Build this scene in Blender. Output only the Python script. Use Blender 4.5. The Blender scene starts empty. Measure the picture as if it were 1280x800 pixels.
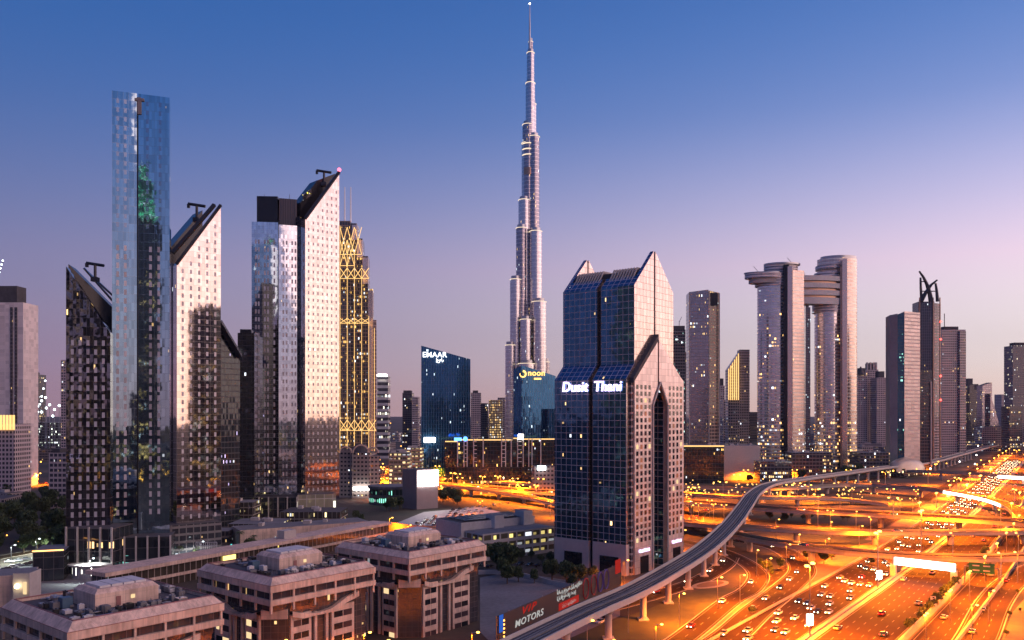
import bpy, bmesh, math, random
from mathutils import Vector, Matrix
R = math.radians
sc = bpy.context.scene
COL = sc.collection
random.seed(7)

# ------------------------------------------------------------------ camera
CZ, F, HY = 75.0, 1060.0, 512.0          # eye height, focal length and horizon row of the 1280 px photograph
cam = bpy.data.cameras.new('camera'); camo = bpy.data.objects.new('camera', cam); COL.objects.link(camo)
camo.location = (0, 0, CZ); camo.rotation_euler = (R(90), 0, 0)
cam.sensor_width = 36; cam.lens = 36*F/1280; cam.shift_y = (HY-400)/1280
cam.clip_start = 1; cam.clip_end = 60000
sc.camera = camo
# ------------------------------------------------------------------ world: dusk sky
W = bpy.data.worlds.new('World'); sc.world = W; W.use_nodes = True
nt = W.node_tree; nt.nodes.clear()
def N(nt, t, **k):
    n = nt.nodes.new(t)
    for a, b in k.items(): setattr(n, a, b)
    return n
def mth(nt, op, a, b=None, c=None, clamp=False):
    n = nt.nodes.new('ShaderNodeMath'); n.operation = op; n.use_clamp = clamp
    for i, v in enumerate((a, b, c)):
        if v is None: continue
        if isinstance(v, (int, float)): n.inputs[i].default_value = v
        else: nt.links.new(v, n.inputs[i])
    return n.outputs[0]
def ramp(nt, fac, stops):
    n = nt.nodes.new('ShaderNodeValToRGB'); cr = n.color_ramp; cr.interpolation = 'B_SPLINE' if len(stops) > 4 else 'LINEAR'
    while len(cr.elements) > 1: cr.elements.remove(cr.elements[-1])
    cr.elements[0].position = stops[0][0]; cr.elements[0].color = (*stops[0][1], 1)
    for p, c in stops[1:]:
        e = cr.elements.new(p); e.color = (*c, 1)
    nt.links.new(fac, n.inputs[0]); return n.outputs[0]
def mixc(nt, f, a, b, mode='MIX'):
    n = nt.nodes.new('ShaderNodeMix'); n.data_type = 'RGBA'; n.blend_type = mode
    for i, v in ((0, f), (6, a), (7, b)):
        if isinstance(v, (int, float)): n.inputs[i].default_value = v
        elif isinstance(v, tuple): n.inputs[i].default_value = (*v[:3], 1)
        else: nt.links.new(v, n.inputs[i])
    return n.outputs[2]
SUN_EL, SUN_AZ = R(14), R(104)             # azimuth clockwise from the view direction
tc = N(nt, 'ShaderNodeTexCoord'); sp = N(nt, 'ShaderNodeSeparateXYZ'); nt.links.new(tc.outputs['Generated'], sp.inputs[0])
el = sp.outputs[2]
hyp = mth(nt, 'SQRT', mth(nt, 'MAXIMUM', mth(nt, 'SUBTRACT', 1.0, mth(nt, 'MULTIPLY', el, el)), .0001))
GAZ = R(72)
dotg = mth(nt, 'DIVIDE', mth(nt, 'ADD', mth(nt, 'MULTIPLY', sp.outputs[0], math.sin(GAZ)), mth(nt, 'MULTIPLY', sp.outputs[1], math.cos(GAZ))), hyp)
glow = mth(nt, 'POWER', mth(nt, 'ADD', mth(nt, 'MULTIPLY', dotg, .5), .5, clamp=True), 2.95)
elc = mth(nt, 'MAXIMUM', el, 0.0)
cool = ramp(nt, elc, [(0, (.25, .145, .20)), (.05, (.235, .15, .25)), (.13, (.145, .145, .28)), (.24, (.060, .115, .30)), (.36, (.018, .090, .30)), (.46, (.012, .080, .285)), (1, (.015, .05, .20))])
warm = ramp(nt, elc, [(0, (1.25, .66, .50)), (.05, (1.38, .90, .78)), (.13, (1.2, .86, .90)), (.22, (.66, .60, .84)), (.32, (.17, .28, .60)), (.46, (.05, .15, .44)), (1, (.03, .08, .28))])
skyc = mixc(nt, glow, cool, warm)
nsx = N(nt, 'ShaderNodeTexSky', sky_type='NISHITA', sun_disc=False, sun_elevation=R(1.5), sun_rotation=SUN_AZ, air_density=1.3, dust_density=2.0)
skyc = mixc(nt, .008, skyc, nsx.outputs[0], 'ADD')
below = mth(nt, 'LESS_THAN', el, -0.02)
skyc = mixc(nt, below, skyc, (.05, .03, .03))
bg = N(nt, 'ShaderNodeBackground'); bg.inputs[1].default_value = 1.0
nt.links.new(skyc, bg.inputs[0]); wo = N(nt, 'ShaderNodeOutputWorld'); nt.links.new(bg.outputs[0], wo.inputs[0])
# ------------------------------------------------------------------ last light of the dusk
sl = bpy.data.lights.new('sun', 'SUN'); sl.energy = 2.1; sl.angle = R(100); sl.color = (1, .60, .47)
so = bpy.data.objects.new('sun', sl); COL.objects.link(so)
sd = Vector((-math.sin(SUN_AZ)*math.cos(SUN_EL), -math.cos(SUN_AZ)*math.cos(SUN_EL), -math.sin(SUN_EL)))
so.rotation_euler = sd.to_track_quat('-Z', 'Y').to_euler()
sc.view_settings.view_transform = 'Standard'; sc.view_settings.look = 'None'
sc.view_settings.exposure = 0.4; sc.view_settings.gamma = 1
sc.render.engine = 'CYCLES'
cy = sc.cycles
cy.use_denoising = True; cy.max_bounces = 5; cy.diffuse_bounces = 2; cy.glossy_bounces = 4; cy.transmission_bounces = 2
cy.caustics_reflective = False; cy.caustics_refractive = False; cy.sample_clamp_indirect = 4; cy.use_light_tree = True

# ------------------------------------------------------------------ placing helpers
def G(px, py, z=0.0):
    Y = (CZ-z)*F/(py-HY); return Vector(((px-640)/F*Y, Y, z))
def XY(px, Y): return Vector(((px-640)/F*Y, Y))
def ZT(py, Y): return CZ-(py-HY)*Y/F
def pxof(v): return 640+F*v[0]/max(v[1], 1), HY-(v[2]-CZ)*F/max(v[1], 1)
def ordn(n):
    return {1: 'first', 2: 'second', 3: 'third', 4: 'fourth', 5: 'fifth', 6: 'sixth', 7: 'seventh', 8: 'eighth', 9: 'ninth', 10: 'tenth'}.get(n, str(n)+('th' if 10 <= n % 100 <= 20 else {1: 'st', 2: 'nd', 3: 'rd'}.get(n % 10, 'th')))
# ------------------------------------------------------------------ object helpers
def tag(o, label=None, cat=None, group=None, kind=None):
    if label: o['label'] = label
    if cat: o['category'] = cat
    if group: o['group'] = group
    if kind: o['kind'] = kind
    return o
def thing(name, label, cat, loc=(0, 0, 0), group=None):
    o = bpy.data.objects.new(name, None); COL.objects.link(o); o.location = loc; o.empty_display_size = .5
    return tag(o, label, cat, group)
def wloc(o):
    v = Vector((0, 0, 0))
    while o: v += Vector(o.location); o = o.parent
    return v
class MB:
    """collects faces (world metres) with a uv in metres, and builds ONE mesh object"""
    def __init__(s): s.v = []; s.f = []; s.uv = []; s.m = []
    def face(s, pts, uvs=None, m=0):
        b = len(s.v); s.v += [tuple(p) for p in pts]; s.f.append(tuple(range(b, b+len(pts))))
        s.uv += [tuple(u) for u in (uvs or [(p[0], p[1]) for p in pts])]; s.m.append(m); return s
    def prism(s, pts, z0, z1, m=0, mt=None, z0s=None, bottom=False, u0=0):
        n = len(pts); zt = list(z1) if hasattr(z1, '__len__') else [z1]*n; zb = z0s or [z0]*n; u = u0
        for i in range(n):
            j = (i+1) % n; L = (Vector(pts[j][:2])-Vector(pts[i][:2])).length
            s.face([(*pts[i][:2], zb[i]), (*pts[j][:2], zb[j]), (*pts[j][:2], zt[j]), (*pts[i][:2], zt[i])], [(u, zb[i]), (u+L, zb[j]), (u+L, zt[j]), (u, zt[i])], m)
            u += L
        s.face([(*pts[i][:2], zt[i]) for i in range(n)], None, m if mt is None else mt)
        if bottom: s.face([(*pts[i][:2], zb[i]) for i in reversed(range(n))], None, m if mt is None else mt)
        return s
    def box(s, c, d, m=0, ang=0.0, mt=None, bottom=True):
        ca, sa = math.cos(ang), math.sin(ang); hx, hy = d[0]/2, d[1]/2
        P = [(c[0]+x*ca-y*sa, c[1]+x*sa+y*ca) for x, y in ((-hx, -hy), (hx, -hy), (hx, hy), (-hx, hy))]
        return s.prism(P, c[2]-d[2]/2, c[2]+d[2]/2, m, mt, bottom=bottom)
    def cyl(s, c, rx, ry, z0, z1, m=0, n=24, ang=0.0, mt=None, r2=None):
        ca, sa = math.cos(ang), math.sin(ang); k = 1 if r2 is None else r2
        def P(a, q): x, y = rx*math.cos(a)*q, ry*math.sin(a)*q; return (c[0]+x*ca-y*sa, c[1]+x*sa+y*ca)
        per = 2*math.pi*(rx+ry)/2
        for i in range(n):
            a, b = 2*math.pi*i/n, 2*math.pi*(i+1)/n; u, w = per*i/n, per*(i+1)/n
            s.face([(*P(a, 1), z0), (*P(b, 1), z0), (*P(b, k), z1), (*P(a, k), z1)], [(u, z0), (w, z0), (w, z1), (u, z1)], m)
        if k > .01: s.face([(*P(2*math.pi*i/n, k), z1) for i in range(n)], None, m if mt is None else mt)
        s.face([(*P(2*math.pi*i/n, 1), z0) for i in reversed(range(n))], None, m if mt is None else mt)
        return s
    def tube(s, p, q, r, n=6, m=0, r2=None):
        p, q = Vector(p), Vector(q); d = (q-p); L = d.length
        if L < 1e-6: return s
        d /= L; a = d.orthogonal().normalized(); b = d.cross(a); r2 = r if r2 is None else r2
        for i in range(n):
            t0, t1 = 2*math.pi*i/n, 2*math.pi*(i+1)/n
            o0 = a*math.cos(t0)+b*math.sin(t0); o1 = a*math.cos(t1)+b*math.sin(t1)
            s.face([p+o0*r, p+o1*r, q+o1*r2, q+o0*r2], [(r*t0, 0), (r*t1, 0), (r*t1, L), (r*t0, L)], m)
        s.face([q+(a*math.cos(2*math.pi*i/n)+b*math.sin(2*math.pi*i/n))*r2 for i in range(n)], None, m)
        s.face([p+(a*math.cos(2*math.pi*i/n)+b*math.sin(2*math.pi*i/n))*r for i in reversed(range(n))], None, m)
        return s
    def ball(s, c, r, m=0, n=8, k=5, rz=None):
        rz = rz or r
        for j in range(k):
            a, b = math.pi*j/k-math.pi/2, math.pi*(j+1)/k-math.pi/2
            for i in range(n):
                t, u = 2*math.pi*i/n, 2*math.pi*(i+1)/n
                Q = lambda e, h: (c[0]+r*math.cos(e)*math.cos(h), c[1]+r*math.cos(e)*math.sin(h), c[2]+rz*math.sin(e))
                pts = [Q(a, t), Q(a, u), Q(b, u), Q(b, t)]
                if j == 0: pts = pts[1:]
                if j == k-1: pts = pts[:3]
                s.face(pts, None, m)
        return s
    def mesh(s, name, mats, org=(0, 0, 0), smooth=False):
        me = bpy.data.meshes.new(name); o = Vector(org)
        me.from_pydata([tuple(Vector(v)-o) for v in s.v], [], s.f)
        uv = me.uv_layers.new(name='UVMap')
        flat = []
        for u in s.uv: flat += [u[0], u[1]]
        uv.data.foreach_set('uv', flat)
        for mt in mats: me.materials.append(mt)
        if len(mats) > 1: me.polygons.foreach_set('material_index', s.m)
        if smooth:
            bm = bmesh.new(); bm.from_mesh(me); bmesh.ops.remove_doubles(bm, verts=bm.verts, dist=.001); bm.to_mesh(me); bm.free()
            me.polygons.foreach_set('use_smooth', [True]*len(me.polygons))
            try: me.set_sharp_from_angle(angle=R(35))
            except Exception: pass
        me.update(); return me
    def build(s, name, mats, parent=None, smooth=False):
        if not isinstance(mats, (list, tuple)): mats = [mats]
        org = wloc(parent) if parent else Vector((0, 0, 0))
        me = s.mesh(name, mats, org, smooth)
        o = bpy.data.objects.new(name, me); COL.objects.link(o); o.parent = parent; return o
def place(o):  # give a single-mesh thing an origin at the foot of its own shape
    me = o.data; xs = [v.co for v in me.vertices]
    c = Vector((sum(v.x for v in xs)/len(xs), sum(v.y for v in xs)/len(xs), min(v.z for v in xs)))
    me.transform(Matrix.Translation(-c)); o.location = c; return o
def copy_tree(o, parent=None):
    c = o.copy(); COL.objects.link(c); c.parent = parent
    for ch in KIDS.get(o.name, []): copy_tree(ch, c)
    return c
KIDS = {}
def reg(root, *kids):
    KIDS[root.name] = list(kids); return root
# ------------------------------------------------------------------ materials
def base_mat(name):
    m = bpy.data.materials.new(name); m.use_nodes = True; m.node_tree.nodes.clear()
    try: m.cycles.emission_sampling = 'NONE'
    except Exception: pass
    return m, m.node_tree
def out(nt, sh): o = N(nt, 'ShaderNodeOutputMaterial'); nt.links.new(sh, o.inputs[0])
def pbsdf(nt, col, rough=.5, metal=0.0, nrm=None, spec=.5):
    b = N(nt, 'ShaderNodeBsdfPrincipled')
    for k, v in (('Base Color', col), ('Roughness', rough), ('Metallic', metal), ('Specular IOR Level', spec)):
        if isinstance(v, tuple): b.inputs[k].default_value = (*v, 1)
        elif isinstance(v, (int, float)): b.inputs[k].default_value = v
        else: nt.links.new(v, b.inputs[k])
    if nrm is not None: nt.links.new(nrm, b.inputs['Normal'])
    return b
def plain(name, col, rough=.6, metal=0.0, var=.18, scale=.6, bump=0.0):
    m, nt = base_mat(name); t = N(nt, 'ShaderNodeTexCoord')
    n = N(nt, 'ShaderNodeTexNoise'); n.inputs['Scale'].default_value = scale; n.inputs['Detail'].default_value = 6
    nt.links.new(t.outputs['Object'], n.inputs[0])
    n2 = N(nt, 'ShaderNodeTexNoise'); n2.inputs['Scale'].default_value = scale*.09; nt.links.new(t.outputs['Object'], n2.inputs[0])
    f = mth(nt, 'ADD', mth(nt, 'MULTIPLY', n.outputs[0], .5), mth(nt, 'MULTIPLY', n2.outputs[0], .5))
    f = mth(nt, 'MULTIPLY', mth(nt, 'SUBTRACT', f, .3), 2.5, clamp=True)
    c = mixc(nt, f, tuple(x*(1-var) for x in col), tuple(min(1, x*(1+var)) for x in col))
    nr = None
    if bump:
        b = N(nt, 'ShaderNodeBump'); b.inputs[0].default_value = bump; nt.links.new(n.outputs[0], b.inputs['Height']); nr = b.outputs[0]
    out(nt, pbsdf(nt, c, rough, metal, nr).outputs[0]); return m
def emit(name, col, strength, sample=False):
    m, nt = base_mat(name); e = N(nt, 'ShaderNodeEmission'); e.inputs[0].default_value = (*col, 1); e.inputs[1].default_value = strength
    out(nt, e.outputs[0])
    if sample: m.cycles.emission_sampling = 'AUTO'
    return m
def facade(name, bay=3.0, floor=3.6, fw=.25, fh=.6, glass=(.05, .07, .09), frame=(.4, .38, .36), metal=.0, rough=.06, warp=.012, wave=.0, lit=.06, litc=(1, .62, .25), lits=2.0, frough=.5, fmetal=0.0, clus=1.0, spec=.8, split=2, low=None, gsp=.02):
    """glass panes set in a frame grid (uv in metres); a share of the rooms behind are lit"""
    m, nt = base_mat(name); uvn = N(nt, 'ShaderNodeUVMap'); s = N(nt, 'ShaderNodeSeparateXYZ'); nt.links.new(uvn.outputs[0], s.inputs[0])
    u = mth(nt, 'DIVIDE', s.outputs[0], bay); v = mth(nt, 'DIVIDE', s.outputs[1], floor)
    fu = mth(nt, 'FRACT', u); fv = mth(nt, 'FRACT', v)
    mk = mth(nt, 'MAXIMUM', mth(nt, 'LESS_THAN', fu, fw/bay), mth(nt, 'LESS_THAN', fv, fh/floor))
    cb = N(nt, 'ShaderNodeCombineXYZ'); nt.links.new(mth(nt, 'FLOOR', mth(nt, 'MULTIPLY', u, split)), cb.inputs[0]); nt.links.new(mth(nt, 'FLOOR', v), cb.inputs[1])
    oi = N(nt, 'ShaderNodeObjectInfo'); nt.links.new(mth(nt, 'MULTIPLY', oi.outputs['Random'], 97.0), cb.inputs[2])
    wn = N(nt, 'ShaderNodeTexWhiteNoise', noise_dimensions='3D'); nt.links.new(cb.outputs[0], wn.inputs[0])
    # clusters of lit rooms
    cn = N(nt, 'ShaderNodeTexNoise'); cn.inputs['Scale'].default_value = .13; cn.inputs['Detail'].default_value = 2; nt.links.new(cb.outputs[0], cn.inputs[0])
    k = mth(nt, 'MULTIPLY', mth(nt, 'POWER', mth(nt, 'MULTIPLY', cn.outputs[0], 2.0), 1+3*clus), lit)
    if low:  # more lit rooms in the lowest floors
        k = mth(nt, 'ADD', k, mth(nt, 'MULTIPLY', mth(nt, 'SUBTRACT', 1.0, mth(nt, 'DIVIDE', s.outputs[1], low[0]), clamp=True), low[1]))
    fcb = N(nt, 'ShaderNodeCombineXYZ'); nt.links.new(mth(nt, 'FLOOR', v), fcb.inputs[1]); nt.links.new(mth(nt, 'FLOOR', mth(nt, 'DIVIDE', u, 9.0)), fcb.inputs[0]); nt.links.new(mth(nt, 'MULTIPLY', oi.outputs['Random'], 53.0), fcb.inputs[2])
    fwn = N(nt, 'ShaderNodeTexWhiteNoise', noise_dimensions='3D'); nt.links.new(fcb.outputs[0], fwn.inputs[0])
    k = mth(nt, 'MULTIPLY', k, mth(nt, 'ADD', mth(nt, 'MULTIPLY', mth(nt, 'GREATER_THAN', fwn.outputs[0], .86), 3.4), .45))
    on = mth(nt, 'LESS_THAN', wn.outputs[0], mth(nt, 'MULTIPLY', k, .6))
    wsp = N(nt, 'ShaderNodeSeparateXYZ'); nt.links.new(wn.outputs[1], wsp.inputs[0])
    fu2 = mth(nt, 'FRACT', mth(nt, 'MULTIPLY', u, split))
    rect = mth(nt, 'MULTIPLY', mth(nt, 'LESS_THAN', mth(nt, 'ABSOLUTE', mth(nt, 'SUBTRACT', fu2, mth(nt, 'ADD', mth(nt, 'MULTIPLY', wsp.outputs[0], .3), .35))), mth(nt, 'ADD', mth(nt, 'MULTIPLY', wsp.outputs[2], .3), .14)),
               mth(nt, 'LESS_THAN', mth(nt, 'ABSOLUTE', mth(nt, 'SUBTRACT', fv, .6)), mth(nt, 'ADD', mth(nt, 'MULTIPLY', wsp.outputs[1], .22), .10)))
    on = mth(nt, 'MULTIPLY', on, rect)
    # reflections: each pane sits at its own slight angle, each pane is a little bowed
    geo = N(nt, 'ShaderNodeNewGeometry')
    sub = N(nt, 'ShaderNodeVectorMath', operation='SUBTRACT'); nt.links.new(wn.outputs[1], sub.inputs[0]); sub.inputs[1].default_value = (.5, .5, .5)
    sca = N(nt, 'ShaderNodeVectorMath', operation='SCALE'); nt.links.new(sub.outputs[0], sca.inputs[0]); sca.inputs[3].default_value = warp
    add = N(nt, 'ShaderNodeVectorMath', operation='ADD'); nt.links.new(geo.outputs['Normal'], add.inputs[0]); nt.links.new(sca.outputs[0], add.inputs[1])
    last = add.outputs[0]
    if wave:
        tn = N(nt, 'ShaderNodeTexNoise'); tn.inputs['Scale'].default_value = .3; nt.links.new(geo.outputs['Position'], tn.inputs[0])
        s2 = N(nt, 'ShaderNodeVectorMath', operation='SUBTRACT'); nt.links.new(tn.outputs[1], s2.inputs[0]); s2.inputs[1].default_value = (.5, .5, .5)
        s3 = N(nt, 'ShaderNodeVectorMath', operation='SCALE'); nt.links.new(s2.outputs[0], s3.inputs[0]); s3.inputs[3].default_value = wave
        a2 = N(nt, 'ShaderNodeVectorMath', operation='ADD'); nt.links.new(last, a2.inputs[0]); nt.links.new(s3.outputs[0], a2.inputs[1]); last = a2.outputs[0]
    nm = N(nt, 'ShaderNodeVectorMath', operation='NORMALIZE'); nt.links.new(last, nm.inputs[0])
    gc = mixc(nt, wn.outputs[0], tuple(x*.82 for x in glass), tuple(min(1, x*1.15+gsp*.2) for x in glass))
    gl = pbsdf(nt, gc, rough, metal, nm.outputs[0], spec)
    st = mth(nt, 'MULTIPLY', on, mth(nt, 'MULTIPLY', mth(nt, 'ADD', cn.outputs[0], .3), lits*.8))
    sv = N(nt, 'ShaderNodeSeparateXYZ'); nt.links.new(wn.outputs[1], sv.inputs[0])
    st = mth(nt, 'MULTIPLY', st, mth(nt, 'ADD', mth(nt, 'POWER', sv.outputs[1], 1.5), .12))
    ec = mixc(nt, mth(nt, 'GREATER_THAN', sv.outputs[2], .78), litc, (.85, .92, 1.0))
    nt.links.new(ec, gl.inputs['Emission Color']); nt.links.new(st, gl.inputs['Emission Strength'])
    dn = N(nt, 'ShaderNodeTexNoise'); dn.inputs['Scale'].default_value = .08; dn.inputs['Detail'].default_value = 5; nt.links.new(geo.outputs['Position'], dn.inputs[0])
    fc = mixc(nt, dn.outputs[0], tuple(x*.75 for x in frame), tuple(min(1, x*1.2) for x in frame))
    fr = pbsdf(nt, fc, frough, fmetal)
    mx = N(nt, 'ShaderNodeMixShader'); nt.links.new(mk, mx.inputs[0]); nt.links.new(gl.outputs[0], mx.inputs[1]); nt.links.new(fr.outputs[0], mx.inputs[2])
    out(nt, mx.outputs[0]); return m
def asphalt(name, lanes=True, lane_w=3.65, col=(.034, .019, .009), width=22, edge=.5):
    m, nt = base_mat(name); uvn = N(nt, 'ShaderNodeUVMap'); s = N(nt, 'ShaderNodeSeparateXYZ'); nt.links.new(uvn.outputs[0], s.inputs[0])
    g = N(nt, 'ShaderNodeNewGeometry')
    n = N(nt, 'ShaderNodeTexNoise'); n.inputs['Scale'].default_value = .05; n.inputs['Detail'].default_value = 8; nt.links.new(g.outputs['Position'], n.inputs[0])
    # tyre tracks along the lanes: streaks stretched along the road
    mp = N(nt, 'ShaderNodeMapping'); mp.inputs['Scale'].default_value = (2.2, .02, 1); nt.links.new(uvn.outputs[0], mp.inputs[0])
    n3 = N(nt, 'ShaderNodeTexNoise'); n3.inputs['Scale'].default_value = 1.0; n3.inputs['Detail'].default_value = 4; nt.links.new(mp.outputs[0], n3.inputs[0])
    f = mth(nt, 'ADD', mth(nt, 'MULTIPLY', n.outputs[0], .5), mth(nt, 'MULTIPLY', n3.outputs[0], .6), clamp=True)
    c = mixc(nt, f, tuple(x*.5 for x in col), tuple(x*1.7 for x in col))
    if lanes:
        lu = mth(nt, 'FRACT', mth(nt, 'DIVIDE', mth(nt, 'SUBTRACT', s.outputs[0], edge), lane_w))
        line = mth(nt, 'LESS_THAN', mth(nt, 'ABSOLUTE', mth(nt, 'SUBTRACT', lu, .0)), .2/lane_w)
        dash = mth(nt, 'LESS_THAN', mth(nt, 'FRACT', mth(nt, 'DIVIDE', s.outputs[1], 9.0)), .36)
        ed = mth(nt, 'MAXIMUM', mth(nt, 'LESS_THAN', s.outputs[0], edge+.25), mth(nt, 'GREATER_THAN', s.outputs[0], width-edge-.25))
        ed2 = mth(nt, 'MULTIPLY', ed, mth(nt, 'MULTIPLY', mth(nt, 'GREATER_THAN', s.outputs[0], edge), mth(nt, 'LESS_THAN', s.outputs[0], width-edge)))
        ins = mth(nt, 'MULTIPLY', mth(nt, 'GREATER_THAN', s.outputs[0], edge+1), mth(nt, 'LESS_THAN', s.outputs[0], width-edge-1.5))
        w = mth(nt, 'MAXIMUM', mth(nt, 'MULTIPLY', mth(nt, 'MULTIPLY', line, dash), ins), ed2)
        c = mixc(nt, mth(nt, 'MULTIPLY', w, .45), c, (.45, .38, .30))
    out(nt, pbsdf(nt, c, mixc(nt, n3.outputs[0], (.7,)*3, (.9,)*3), 0, None, .08).outputs[0]); return m
def text_mesh(s, size, mat, extrude=.15, offset=0.0, shear=0.0, space=1.0):
    cu = bpy.data.curves.new('lettering', 'FONT'); cu.body = s; cu.size = size; cu.extrude = extrude; cu.offset = offset; cu.shear = shear; cu.space_character = space
    cu.align_x = 'LEFT'; cu.align_y = 'BOTTOM'; cu.resolution_u = 3
    o = bpy.data.objects.new('lettering_tmp', cu); COL.objects.link(o)
    dg = bpy.context.evaluated_depsgraph_get(); dg.update()
    me = bpy.data.meshes.new_from_object(o.evaluated_get(dg)); me.materials.clear(); me.materials.append(mat)
    bpy.data.objects.remove(o); bpy.data.curves.remove(cu); return me
def on_wall(me, name, p, udir, parent, off=.3, tilt=0.0):
    """lettering standing on a wall: p = lower-left corner (3d), udir = reading direction along the wall"""
    u = Vector((udir[0], udir[1], 0)).normalized(); n = Vector((u.y, -u.x, 0))
    up = Vector((0, 0, 1)); Mx = Matrix((u, up, n)).transposed().to_4x4()
    o = bpy.data.objects.new(name, me); COL.objects.link(o); o.parent = parent
    Mx.translation = Vector(p)+n*off-(wloc(parent) if parent else Vector((0, 0, 0)))
    o.matrix_local = Mx; return o

M = {}
M['concrete'] = plain('concrete', (.36, .33, .31), .75, bump=.1)
M['pale_concrete'] = plain('pale_concrete', (.48, .43, .40), .7, var=.15)
M['pink_stone'] = plain('pink_stone', (.60, .44, .35), .65, var=.12, scale=.5)
def panelled(name, col, pu=2.4, pv=1.8):
    m, nt = base_mat(name); uvn = N(nt, 'ShaderNodeUVMap'); s_ = N(nt, 'ShaderNodeSeparateXYZ'); nt.links.new(uvn.outputs[0], s_.inputs[0])
    j = mth(nt, 'MAXIMUM', mth(nt, 'LESS_THAN', mth(nt, 'FRACT', mth(nt, 'DIVIDE', s_.outputs[0], pu)), .05/pu), mth(nt, 'LESS_THAN', mth(nt, 'FRACT', mth(nt, 'DIVIDE', s_.outputs[1], pv)), .05/pv))
    g_ = N(nt, 'ShaderNodeNewGeometry'); mp = N(nt, 'ShaderNodeMapping'); mp.inputs['Scale'].default_value = (1.3, 1.3, .10); nt.links.new(g_.outputs['Position'], mp.inputs[0])
    n1 = N(nt, 'ShaderNodeTexNoise'); n1.inputs['Scale'].default_value = .9; n1.inputs['Detail'].default_value = 7; nt.links.new(mp.outputs[0], n1.inputs[0])
    n2 = N(nt, 'ShaderNodeTexNoise'); n2.inputs['Scale'].default_value = .25; n2.inputs['Detail'].default_value = 8; nt.links.new(g_.outputs['Position'], n2.inputs[0])
    f = mth(nt, 'MULTIPLY', mth(nt, 'SUBTRACT', mth(nt, 'ADD', n1.outputs[0], n2.outputs[0]), .75), 2.2, clamp=True)
    c = mixc(nt, f, tuple(x*.66 for x in col), tuple(min(1, x*1.14) for x in col))
    c = mixc(nt, mth(nt, 'MULTIPLY', j, .55), c, tuple(x*.35 for x in col))
    out(nt, pbsdf(nt, c, .7).outputs[0]); return m
M['pink_stone'] = panelled('pink_stone_panels', (.68, .49, .39))
M['pink_trim'] = plain('pink_trim', (.30, .13, .12), .6)
M['white_wall'] = plain('white_wall', (.58, .56, .55), .6)
M['dark_metal'] = plain('dark_metal', (.05, .05, .055), .35, .6)
M['black_panel'] = plain('black_panel', (.012, .012, .016), .25, .2)
M['steel'] = plain('steel', (.45, .45, .47), .3, .9)
M['roof_dark'] = plain('roof_dark', (.07, .065, .07), .85, var=.4, scale=.4)
M['roof_grey'] = plain('roof_grey', (.17, .165, .17), .8, var=.35)
M['sand'] = plain('sand', (.20, .12, .065), .95, var=.35, scale=.15)
M['grass'] = plain('grass', (.050, .050, .018), .95, var=.45, scale=.2)
M['hedge'] = plain('hedge', (.035, .06, .02), .9, var=.5, scale=1.5, bump=.6)
M['kerb'] = plain('kerb', (.32, .26, .20), .7, var=.2, scale=1)
M['bark'] = plain('bark', (.12, .08, .05), .9)
M['leaf'] = plain('leaf', (.055, .085, .028), .7, var=.55, scale=.8)
M['leaf2'] = plain('leaf2', (.075, .10, .035), .7, var=.55, scale=.8)
M['palm'] = plain('palm', (.07, .10, .035), .6, var=.5, scale=.8)
M['dark_glass'] = plain('dark_glass', (.012, .015, .02), .05, var=.3)
M['bronze'] = plain('bronze', (.45, .28, .20), .32, .75, var=.15, scale=.3)
M['sodium'] = emit('sodium', (1, .40, .06), 4.5)
M['sodium_hot'] = emit('sodium_hot', (1, .45, .07), 7)
M['warm_win'] = emit('warm_win', (1, .55, .18), 2.2)
M['pale_win'] = emit('pale_win', (1, .72, .38), .8)
M['gold_line'] = emit('gold_line', (1, .58, .2), 1.3)
M['white_light'] = emit('white_light', (1, .93, .85), 9)
M['cool_light'] = emit('cool_light', (.8, .95, 1), 5)
M['red_light'] = emit('red_light', (1, .05, .04), 8)
M['pink_beacon'] = emit('pink_beacon', (1, .15, .25), 2.5)
M['purple_sign'] = emit('purple_sign', (.75, .6, 1), 3.2)
M['blue_sign'] = emit('blue_sign', (.1, .3, 1), 3)
M['teal_light'] = emit('teal_light', (.1, .8, .75), 1.2)
M['paint'] = []

# =================================================================== GROUND
def ground_mat():
    m, nt = base_mat('ground'); g = N(nt, 'ShaderNodeNewGeometry')
    a = N(nt, 'ShaderNodeTexNoise'); a.inputs['Scale'].default_value = .012; a.inputs['Detail'].default_value = 9; a.inputs['Roughness'].default_value = .62; nt.links.new(g.outputs['Position'], a.inputs[0])
    b = N(nt, 'ShaderNodeTexNoise'); b.inputs['Scale'].default_value = .35; b.inputs['Detail'].default_value = 6; nt.links.new(g.outputs['Position'], b.inputs[0])
    c = ramp(nt, a.outputs[0], [(.36, (.02, .022, .012)), (.47, (.05, .038, .024)), (.56, (.09, .062, .04)), (.66, (.14, .10, .065))])
    c2 = mixc(nt, .6, c, mixc(nt, b.outputs[0], (.25, .25, .25), (1.2, 1.2, 1.2)), 'MULTIPLY')
    out(nt, pbsdf(nt, c2, .95).outputs[0]); return m
g = MB().face([(-7500, -1500, 0), (7500, -1500, 0), (7500, 9000, 0), (-7500, 9000, 0)])
tag(g.build('ground', ground_mat()), kind='structure')

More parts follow.
